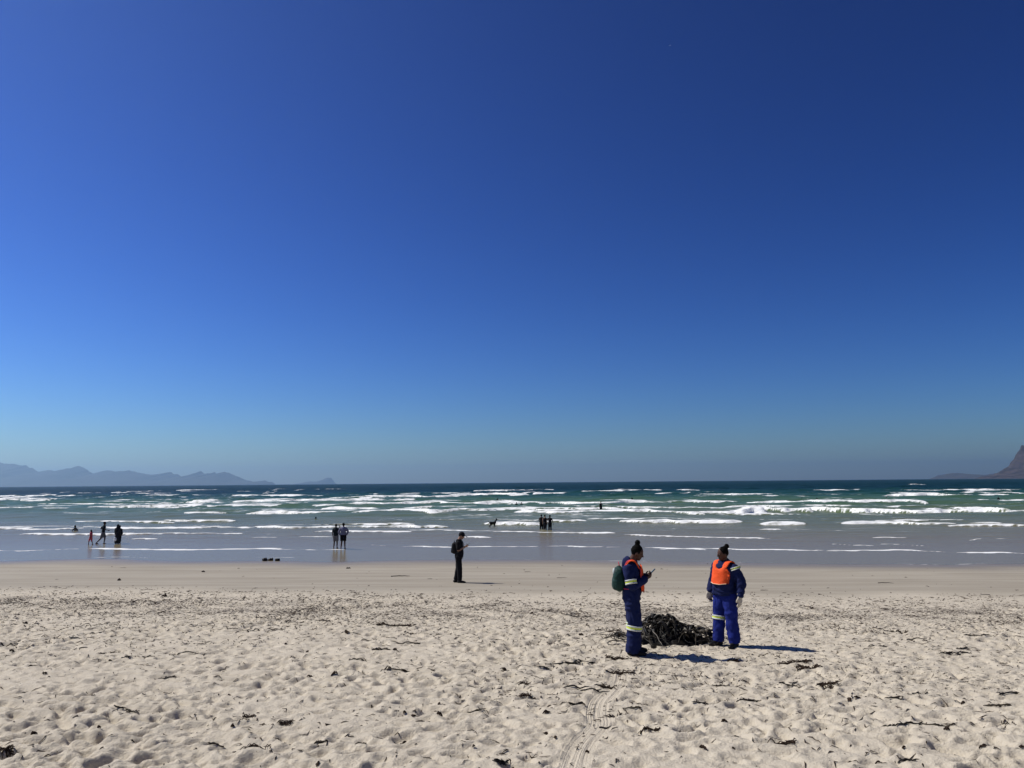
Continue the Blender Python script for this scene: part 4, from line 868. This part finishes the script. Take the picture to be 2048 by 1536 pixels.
# ------------------------------------------------------------------ gull high overhead
gp = at_dist(1340, 91, 260.0)
gull = empty('gull', gp, rad(60), 'tiny pale gull gliding high in the blue sky', 'bird')
GUL, _, _ = mat('gull_white', (0.75, 0.76, 0.78), 0.7)
sh = Shape(); sh.tube([(-0.20, 0, 0), (0.0, 0, 0.0), (0.15, 0, 0.01), (0.24, 0, 0.02)], [0.02, 0.055, 0.05, 0.015]); link('body', sh.raw(), GUL, gull)
for sg in (1, -1):
    sh = Shape(); sh.tube([(0.02, 0.03 * sg, 0.02), (0.07, 0.22 * sg, 0.09), (-0.06, 0.52 * sg, 0.05)], [0.085, 0.07, 0.012], side=(1, 0, 0), flat=0.12); link('wing', sh.raw(), GUL, gull)

# ------------------------------------------------------------------ kelp heap and wrack
def kelp_mat(name, c1, c2, rough):
    m, t, b = mat(name, c1, rough, 0.5)
    tc = N(t, 'ShaderNodeTexCoord'); n = N(t, 'ShaderNodeTexNoise', Scale=14.0, Detail=5.0); L(t, tc.outputs['Object'], n.inputs['Vector'])
    r = ramp(t, n.outputs[0], [(0.35, c1), (0.7, c2)]); L(t, r.outputs[0], b.inputs['Base Color'])
    bp = N(t, 'ShaderNodeBump', Strength=0.5, Distance=0.01); L(t, n.outputs[0], bp.inputs['Height']); L(t, bp.outputs[0], b.inputs['Normal'])
    return m
KELP = kelp_mat('kelp_black', (0.005, 0.0045, 0.004), (0.017, 0.013, 0.008), 0.5)
KELP.node_tree.nodes['Principled BSDF'].inputs['Specular IOR Level'].default_value = 0.25
KELPB = kelp_mat('kelp_brown', (0.022, 0.017, 0.008), (0.070, 0.050, 0.024), 0.6)
KELPG = kelp_mat('kelp_weathered', (0.08, 0.07, 0.055), (0.22, 0.19, 0.15), 0.6)
KELPD = kelp_mat('kelp_dried', (0.016, 0.010, 0.007), (0.060, 0.038, 0.024), 0.85)
KELPD.node_tree.nodes['Principled BSDF'].inputs['Specular IOR Level'].default_value = 0.15
rk = random.Random(23)
hx, hy, _ = on_ground(1330, 1283)
hz0 = gz(hx, hy)
heap = empty('kelp_heap', (hx, hy, hz0), 0, 'dark heap of tangled kelp stalks and blades between the two workers', 'seaweed')
def mound(x, y):
    a = 0.30 * math.exp(-(abs(x + 0.06) / 0.38) ** 2.6 - (abs(y) / 0.42) ** 2.4)
    b_ = 0.14 * math.exp(-((x - 0.40) / 0.46) ** 2 - ((y + 0.02) / 0.36) ** 2)
    c = 0.10 * math.exp(-((x + 0.15) / 0.75) ** 2 - ((y + 0.1) / 0.35) ** 2)
    return max(a, b_) + c * 0.6
# the packed inside of the heap
gxm = np.linspace(-0.95, 1.05, 90); gym = np.linspace(-0.62, 0.75, 60)
XM, YM = np.meshgrid(gxm, gym)
ZM = np.vectorize(mound)(XM, YM) * (0.86 + 0.5 * fbm(XM * 9, YM * 9, 601, 4)) + 0.10 * (fbm(XM * 16, YM * 16, 605, 3)) * np.clip(np.vectorize(mound)(XM, YM) * 6, 0, 1) - 0.055 + (prof(XM + hx, YM + hy) - prof(hx, hy))
tag(link('kelp_mass', grid_mesh('kelp_mass', XM, YM, ZM), KELP, heap), kind='stuff')
def over(x, y, lift): return Vector((x, y, mound(x, y) + float(prof(x + hx, y + hy) - prof(hx, hy)) + lift))
def strand(x0, y0, ang, ln, r, lift, wig, seg=9):
    pts = []; x, y, a = x0, y0, ang; cv = rk.uniform(-wig, wig)
    for i in range(seg):
        pts.append(over(x, y, lift * math.sin(math.pi * i / (seg - 1)) + r + rk.uniform(0, 0.025)))
        x += math.cos(a) * ln / seg; y += math.sin(a) * ln / seg; a += cv + rk.uniform(-0.25, 0.25)
    return pts
for i in range(130):
    th = rk.uniform(0, 6.28); rr_ = rk.uniform(0, 0.42)
    x0, y0 = 0.05 + rr_ * math.cos(th) * 1.3, rr_ * math.sin(th) * 0.8
    if i % 4 == 0: x0, y0 = rk.uniform(0.2, 0.85), rk.uniform(-0.3, 0.2)
    if i % 9 == 0: x0, y0 = rk.uniform(-0.75, -0.3), rk.uniform(-0.25, 0.25)
    if i % 7 == 3: x0, y0 = rk.uniform(0.6, 1.0), rk.uniform(-0.35, 0.15)
    if i % 11 == 5: x0, y0 = rk.uniform(-0.9, -0.4), rk.uniform(-0.4, 0.1)
    r_ = rk.uniform(0.003, 0.008); sh = Shape()
    sh.tube(strand(x0, y0, rk.uniform(0, 6.28), rk.uniform(0.35, 0.95), r_, rk.uniform(0.0, 0.07) if i % 6 else rk.uniform(0.06, 0.18), 0.45), [r_ * q for q in (1.0, 1.0, 1.0, 1.0, 0.95, 0.9, 0.8, 0.7, 0.5)], n=6, sub=2)
    link('kelp_stalk', sh.raw('kelp_stalk'), KELPG if i % 9 == 0 else (KELPB if i % 3 == 0 else KELP), heap)
for i in range(240):
    th = rk.uniform(0, 6.28); rr_ = rk.uniform(0.1, 0.5)
    x0, y0 = 0.05 + rr_ * math.cos(th) * 1.35, rr_ * math.sin(th) * 0.8
    if i % 3 == 0: x0, y0 = rk.uniform(0.1, 0.95), rk.uniform(-0.35, 0.2)
    if i % 7 == 0: x0, y0 = rk.uniform(-0.8, -0.3), rk.uniform(-0.3, 0.2)
    wd = rk.uniform(0.010, 0.030); sh = Shape()
    sh.tube(strand(x0, y0, rk.uniform(0, 6.28), rk.uniform(0.15, 0.4), 0.012, rk.uniform(0.02, 0.09), 0.6, 6), [wd * 0.35, wd, wd, wd * 0.9, wd * 0.6, wd * 0.15], n=6, flat=0.10, sub=2)
    link('kelp_blade', sh.raw('kelp_blade'), KELPB if i % 3 == 0 else KELP, heap)
for i in range(7):
    x0, y0 = rk.uniform(-0.3, 0.8), rk.uniform(-0.35, 0.0); sh = Shape(); c = over(x0, y0, 0.03)
    for q in range(9):
        a = rk.uniform(0, 6.28); e = rk.uniform(-0.3, 1.2); d_ = Vector((math.cos(a) * math.cos(e), math.sin(a) * math.cos(e), math.sin(e)))
        sh.tube([c, c + d_ * 0.05, c + d_ * 0.09 + Vector((0, 0, -0.02))], [0.022, 0.012, 0.005], n=6, sub=2)
    link('holdfast', sh.raw('holdfast'), KELP, heap)

# single pieces of wrack lying about: (px, py, width in px)
PIECES = {
 's': [(22, 1209, 46), (92, 1218, 30), (478, 1201, 26), (390, 1256, 26), (167, 1297, 16), (801, 1153, 36), (700, 1266, 40), (810, 1288, 60), (724, 1281, 36), (1158, 1233, 50), (1124, 1156, 20), (1211, 1451, 22), (1772, 1167, 28), (1529, 1181, 14), (1970, 1190, 20), (1833, 1279, 40), (1165, 1376, 70), (1190, 1380, 60), (1310, 1307, 30), (1175, 1370, 36), (1750, 1294, 40), (1056, 1144, 12), (859, 1158, 10), (246, 1136, 12)],
 'f': [(506, 1261, 25), (14, 1291, 30), (147, 1279, 26), (191, 1271, 20), (253, 1316, 24), (376, 1308, 30), (335, 1360, 28), (263, 1423, 30), (239, 1420, 14), (643, 1486, 22), (434, 1490, 26), (711, 1322, 32), (803, 1341, 70), (1135, 1329, 90), (1087, 1339, 26), (1955, 1273, 40), (1926, 1298, 28), (1912, 1308, 60), (1789, 1402, 36), (1413, 1409, 56), (1495, 1404, 36), (1994, 1414, 52), (2018, 1389, 50), (1806, 1452, 62), (1878, 1452, 62), (1577, 1372, 32), (1440, 1373, 30), (1813, 1525, 32), (1155, 1409, 26), (1264, 1419, 36), (953, 1423, 36), (1001, 1529, 30), (1083, 1276, 26), (294, 1315, 15), (1840, 1392, 32)],
 't': [(219, 1308, 26), (646, 1241, 22), (800, 1259, 80), (1234, 1317, 34), (1240, 1344, 42), (1052, 1396, 26), (1049, 1368, 20), (1300, 1459, 32), (1570, 1486, 32), (1580, 1329, 42), (1621, 1334, 60), (1656, 1377, 62), (1792, 1266, 32), (12, 1508, 16), (1385, 1354, 24), (1234, 1428, 22), (499, 1433, 20), (571, 1449, 16), (509, 1501, 30), (2011, 1447, 20), (762, 1302, 26), (1210, 1372, 22), (1215, 1262, 40), (1230, 1272, 34), (1741, 1267, 20), (1468, 1322, 20)],
 'l': [(239, 1161, 14), (407, 1144, 10), (330, 1193, 16), (51, 1249, 14), (22, 1307, 14), (61, 1336, 12), (89, 1351, 14), (571, 1291, 9), (615, 1302, 10), (578, 1356, 12), (458, 1389, 12), (619, 1353, 14), (670, 1353, 16), (198, 1467, 13), (68, 1480, 18), (465, 1459, 14), (265, 1484, 10), (203, 1507, 8), (636, 1532, 16), (694, 1267, 14), (1063, 1230, 12), (1008, 1300, 10), (1008, 1342, 13), (1237, 1404, 12), (1093, 1425, 18), (1093, 1469, 16), (1111, 1479, 12), (1175, 1500, 14), (878, 1431, 18), (827, 1426, 16), (808, 1423, 10), (810, 1484, 14), (948, 1498, 8), (878, 1409, 12), (1625, 1218, 12), (1577, 1233, 9), (1697, 1402, 14), (1715, 1399, 12), (1926, 1411, 14), (1896, 1464, 17), (1447, 1449, 18), (1406, 1500, 20), (1468, 1500, 10), (1809, 1501, 12), (1758, 1525, 12), (1966, 1500, 16), (2045, 1507, 14), (696, 1137, 11), (789, 1303, 12), (1162, 1271, 14), (219, 1324, 10)]}
INFO = {'s': ('kelp_stalk', 'thin dark kelp stalk lying by itself on the beach', 'stranded kelp stalks'),
        'f': ('kelp_frond', 'ragged dark kelp frond spread on the trampled sand', 'stranded kelp fronds'),
        't': ('kelp_tuft', 'bushy tuft of dark seaweed on the sand', 'stranded seaweed tufts'),
        'l': ('kelp_scrap', 'small dark scrap of dried kelp on the beach', 'stranded kelp scraps')}
def fragment(kind, Lm, x, y, flatten=False):
    sh = Shape(); z0 = gz(x, y); ca = rk.uniform(-0.35, 0.35) + (math.pi if rk.random() < 0.5 else 0)
    c, s_ = math.cos(ca), math.sin(ca)
    def P(u, v, h):
        xx, yy = u * c - v * s_, u * s_ + v * c
        return Vector((xx, yy, gz(x + xx, y + yy) - z0 + h))
    if kind == 's':
        bend = rk.uniform(-0.25, 0.25) * Lm; r_ = min(0.020, max(0.008, 0.022 * Lm))
        pts = [P((i / 7 - 0.5) * Lm, bend * math.sin(math.pi * i / 7) + rk.uniform(-1, 1) * 0.02 * Lm, r_ + 0.03 * Lm * math.sin(math.pi * i / 7) * rk.random()) for i in range(8)]
        sh.tube(pts, [r_ * q for q in (1.2, 1, 1, 1, 0.9, 0.8, 0.6, 0.4)], n=6, sub=2)
    elif kind == 'f':
        pts = [P((i / 6 - 0.5) * Lm, rk.uniform(-0.08, 0.08) * Lm, 0.008 + rk.uniform(0, 0.03) * Lm) for i in range(7)]
        sh.tube(pts, [0.004, 0.007, 0.009, 0.009, 0.007, 0.006, 0.004], n=6, sub=2)
        for q in range(11):
            u = rk.uniform(-0.5, 0.5) * Lm; a = rk.uniform(0, 6.28); ln = rk.uniform(0.10, 0.24) * max(Lm, 0.2); wd = rk.uniform(0.006, 0.016) * (0.6 + Lm)
            p = [P(u + math.cos(a) * ln * t, math.sin(a) * ln * 0.8 * t, 0.012 + rk.uniform(0.0, 0.10) * ln * (1 + t)) for t in (0, 0.35, 0.7, 1)]
            sh.tube(p, [wd * 0.5, wd, wd * 0.8, wd * 0.2], n=6, flat=0.2, sub=2)
    elif kind == 't':
        sh.tube([P((i / 8 - 0.5) * 1.3 * Lm, 0.06 * Lm * math.sin(i * 1.7), 0.006) for i in range(9)], [0.02 * Lm + 0.004] * 9, n=6, sub=2, flat=0.4)
        for q in range(int(30 + 40 * min(1, Lm))):
            u = max(-0.62, min(0.62, rk.gauss(0, 0.28))) * Lm; v = 0.06 * Lm * math.sin((u / (1.3 * Lm) + 0.5) * 8 * 1.7) + rk.uniform(-0.5, 0.5) * 0.05 * Lm; a = rk.uniform(0, 6.28); ln = rk.uniform(0.05, 0.13) * (0.5 + min(Lm, 0.6))
            p = [P(u, v, 0.0), P(u + math.cos(a) * ln * 0.5, v + math.sin(a) * ln * 0.5, rk.uniform(0.1, 0.5) * ln), P(u + math.cos(a) * ln, v + math.sin(a) * ln, rk.uniform(0.0, 0.35) * ln)]
            sh.tube(p, [0.004, 0.0055, 0.0025], n=5, flat=0.6, sub=2)
    else:
        for q in range(4):
            a = rk.uniform(0, 6.28); o_ = rk.uniform(0, 0.25) * Lm; w_ = rk.uniform(0.16, 0.3) * Lm
            u, v = math.cos(a) * o_, math.sin(a) * o_; b_ = rk.uniform(0, 6.28)
            p = [P(u - math.cos(b_) * w_, v - math.sin(b_) * w_, 0.01), P(u, v, 0.01 + rk.uniform(0.05, 0.22) * Lm), P(u + math.cos(b_) * w_, v + math.sin(b_) * w_, 0.008)]
            sh.tube(p, [0.05 * Lm + 0.003, 0.13 * Lm, 0.04 * Lm + 0.002], n=7, flat=0.55, sub=3)
    return sh
for kd, lst in PIECES.items():
    nm, lab, grp = INFO[kd]
    if kd == 't':                                       # wide patches are several small tufts
        lst = [e for e in lst if e[2] < 50] + [(a + rk.uniform(-0.5, 0.5) * c, b_ + rk.uniform(-0.13, 0.13) * c, c * rk.uniform(0.2, 0.42)) for a, b_, c in lst if c >= 50 for _ in range(5)]
    for px, py, wpx in lst:
        x, y, _ = on_ground(px, py); Lm = wpx * y / FPX
        me = fragment(kd, Lm, x, y).raw(nm)
        s0 = y + SLANT * x; dh = math.hypot(x - hx, y - hy); dt = float(np.min(np.hypot(cxs - x, cys - y)))
        zone = 'beside the kelp heap' if dh < 1.3 else ('on the drag track or its edge' if dt < 0.75 else ('on the smooth damp sand' if s0 > 23 else ('in the weedy strand line' if s0 > 15.5 else ('on churned sand around the workers' if dh < 3.2 else ('on deep soft sand far from the workers' if x < -1.5 else 'on soft sand strewn with weed beyond the workers')))))
        lo, hi = {'s': (0.22, 0.45), 'f': (0.2, 0.36), 't': (0.18, 0.36), 'l': (0.075, 0.13)}[kd]
        size = 'short' if Lm < lo else ('long' if Lm > hi else 'middling')
        lab = {'s': '%s thin dark kelp stalk %s', 'f': '%s ragged dark kelp frond %s', 't': '%s bushy tuft of dark seaweed %s', 'l': '%s dark scrap of dried kelp %s'}[kd] % (size, zone)
        if kd == 'l': lab = lab.replace('short', 'tiny').replace('long', 'larger').replace('middling', 'small')
        tag(link(nm, me, KELPD if kd in 'tl' else (KELPB if rk.random() < 0.3 else KELP), None, (x, y, gz(x, y))), lab, 'seaweed', grp)
for px, py, wpx in ((528, 1122, 14), (541, 1121.5, 12), (555, 1122, 11)):
    x, y, _ = on_ground(px, py); Lm = wpx * y / FPX
    sh = Shape(); 
    for q in range(6):
        a = rk.uniform(0, 6.28); sh.ball((math.cos(a) * 0.25 * Lm, math.sin(a) * 0.12 * Lm, 0.05 + rk.uniform(0, 0.05)), (rk.uniform(0.16, 0.3) * Lm, rk.uniform(0.14, 0.22) * Lm, rk.uniform(0.05, 0.10)))
    tag(link('kelp_clump', sh.fuse('kelp_clump', 0.02, 1, 0.03, 14, int(px)), KELP, None, (x, y, gz(x, y) - 0.01)), 'black wet kelp clump left on the mirror-wet sand below the pair', 'seaweed', 'wet kelp clumps at the waterline')

# loose crumbs of weed, far too many to count
V, F = [], []
r3 = np.random.default_rng(31)
centres = [on_ground(px, py)[:2] + (w_,) for k_ in 'ft' for px, py, w_ in PIECES[k_]]
def crumb(x, y, ln, w_):
    a = r3.uniform(0, 6.28); dx, dy = math.cos(a) * ln * 0.5, math.sin(a) * ln * 0.5; o = len(V)
    bx, by = r3.uniform(-0.3, 0.3) * ln, r3.uniform(-0.3, 0.3) * ln
    for (u, v, h, ww) in ((x - dx, y - dy, 0.003, 0.4), (x + bx, y + by, 0.004 + r3.uniform(0, 0.08) * ln, 1.0), (x + dx, y + dy, 0.004, 0.3)):
        z = gz(u, v) + h; nxv, nyv = -math.sin(a) * w_ * ww, math.cos(a) * w_ * ww
        V.extend([(u + nxv, v + nyv, z), (u - nxv, v - nyv, z), (u, v, z + w_ * ww * 1.2)])
    for q in (0, 3):
        for e, f_ in ((0, 1), (1, 2), (2, 0)): F.append((o + q + e, o + q + f_, o + q + 3 + f_, o + q + 3 + e))
    F.append((o, o + 2, o + 1)); F.append((o + 6, o + 7, o + 8))
cnt = 0
while cnt < 11500:
    y = r3.uniform(5.5, 26) if r3.random() < 0.8 else r3.uniform(20, 39); x = r3.uniform(-1, 1) * (0.74 * y + 0.5); s_ = y + SLANT * x
    d = 0.10 + 0.75 * math.exp(-((s_ - 17.2) / 4.6) ** 2) * (1.0 if x < 3 else 0.75) + 0.55 * math.exp(-((x - 4.5) / 5) ** 2 - ((y - 10.3) / 1.8) ** 2)
    d *= 0.25 + 1.5 * float(vnoise(x * 0.6, y * 0.9, 911)) ** 2
    if s_ > 24: d *= 0.10
    if r3.random() > d: continue
    crumb(x, y, float(np.exp(r3.uniform(math.log(0.015), math.log(float(np.interp(y, [6, 14], [0.08, 0.18])))))), r3.uniform(0.003, 0.007) * (1 + max(0, y - 8) * 0.07)); cnt += 1
for (x, y, w_) in centres:
    for q in range(14):
        crumb(x + r3.normal(0, 0.018 * w_ * 0.5 + 0.12), y + r3.normal(0, 0.16), r3.uniform(0.02, 0.12), r3.uniform(0.003, 0.008))
me = bpy.data.meshes.new('seaweed_litter'); me.from_pydata(V, [], F); me.update()
tag(link('seaweed_litter', me, KELPD), kind='stuff')
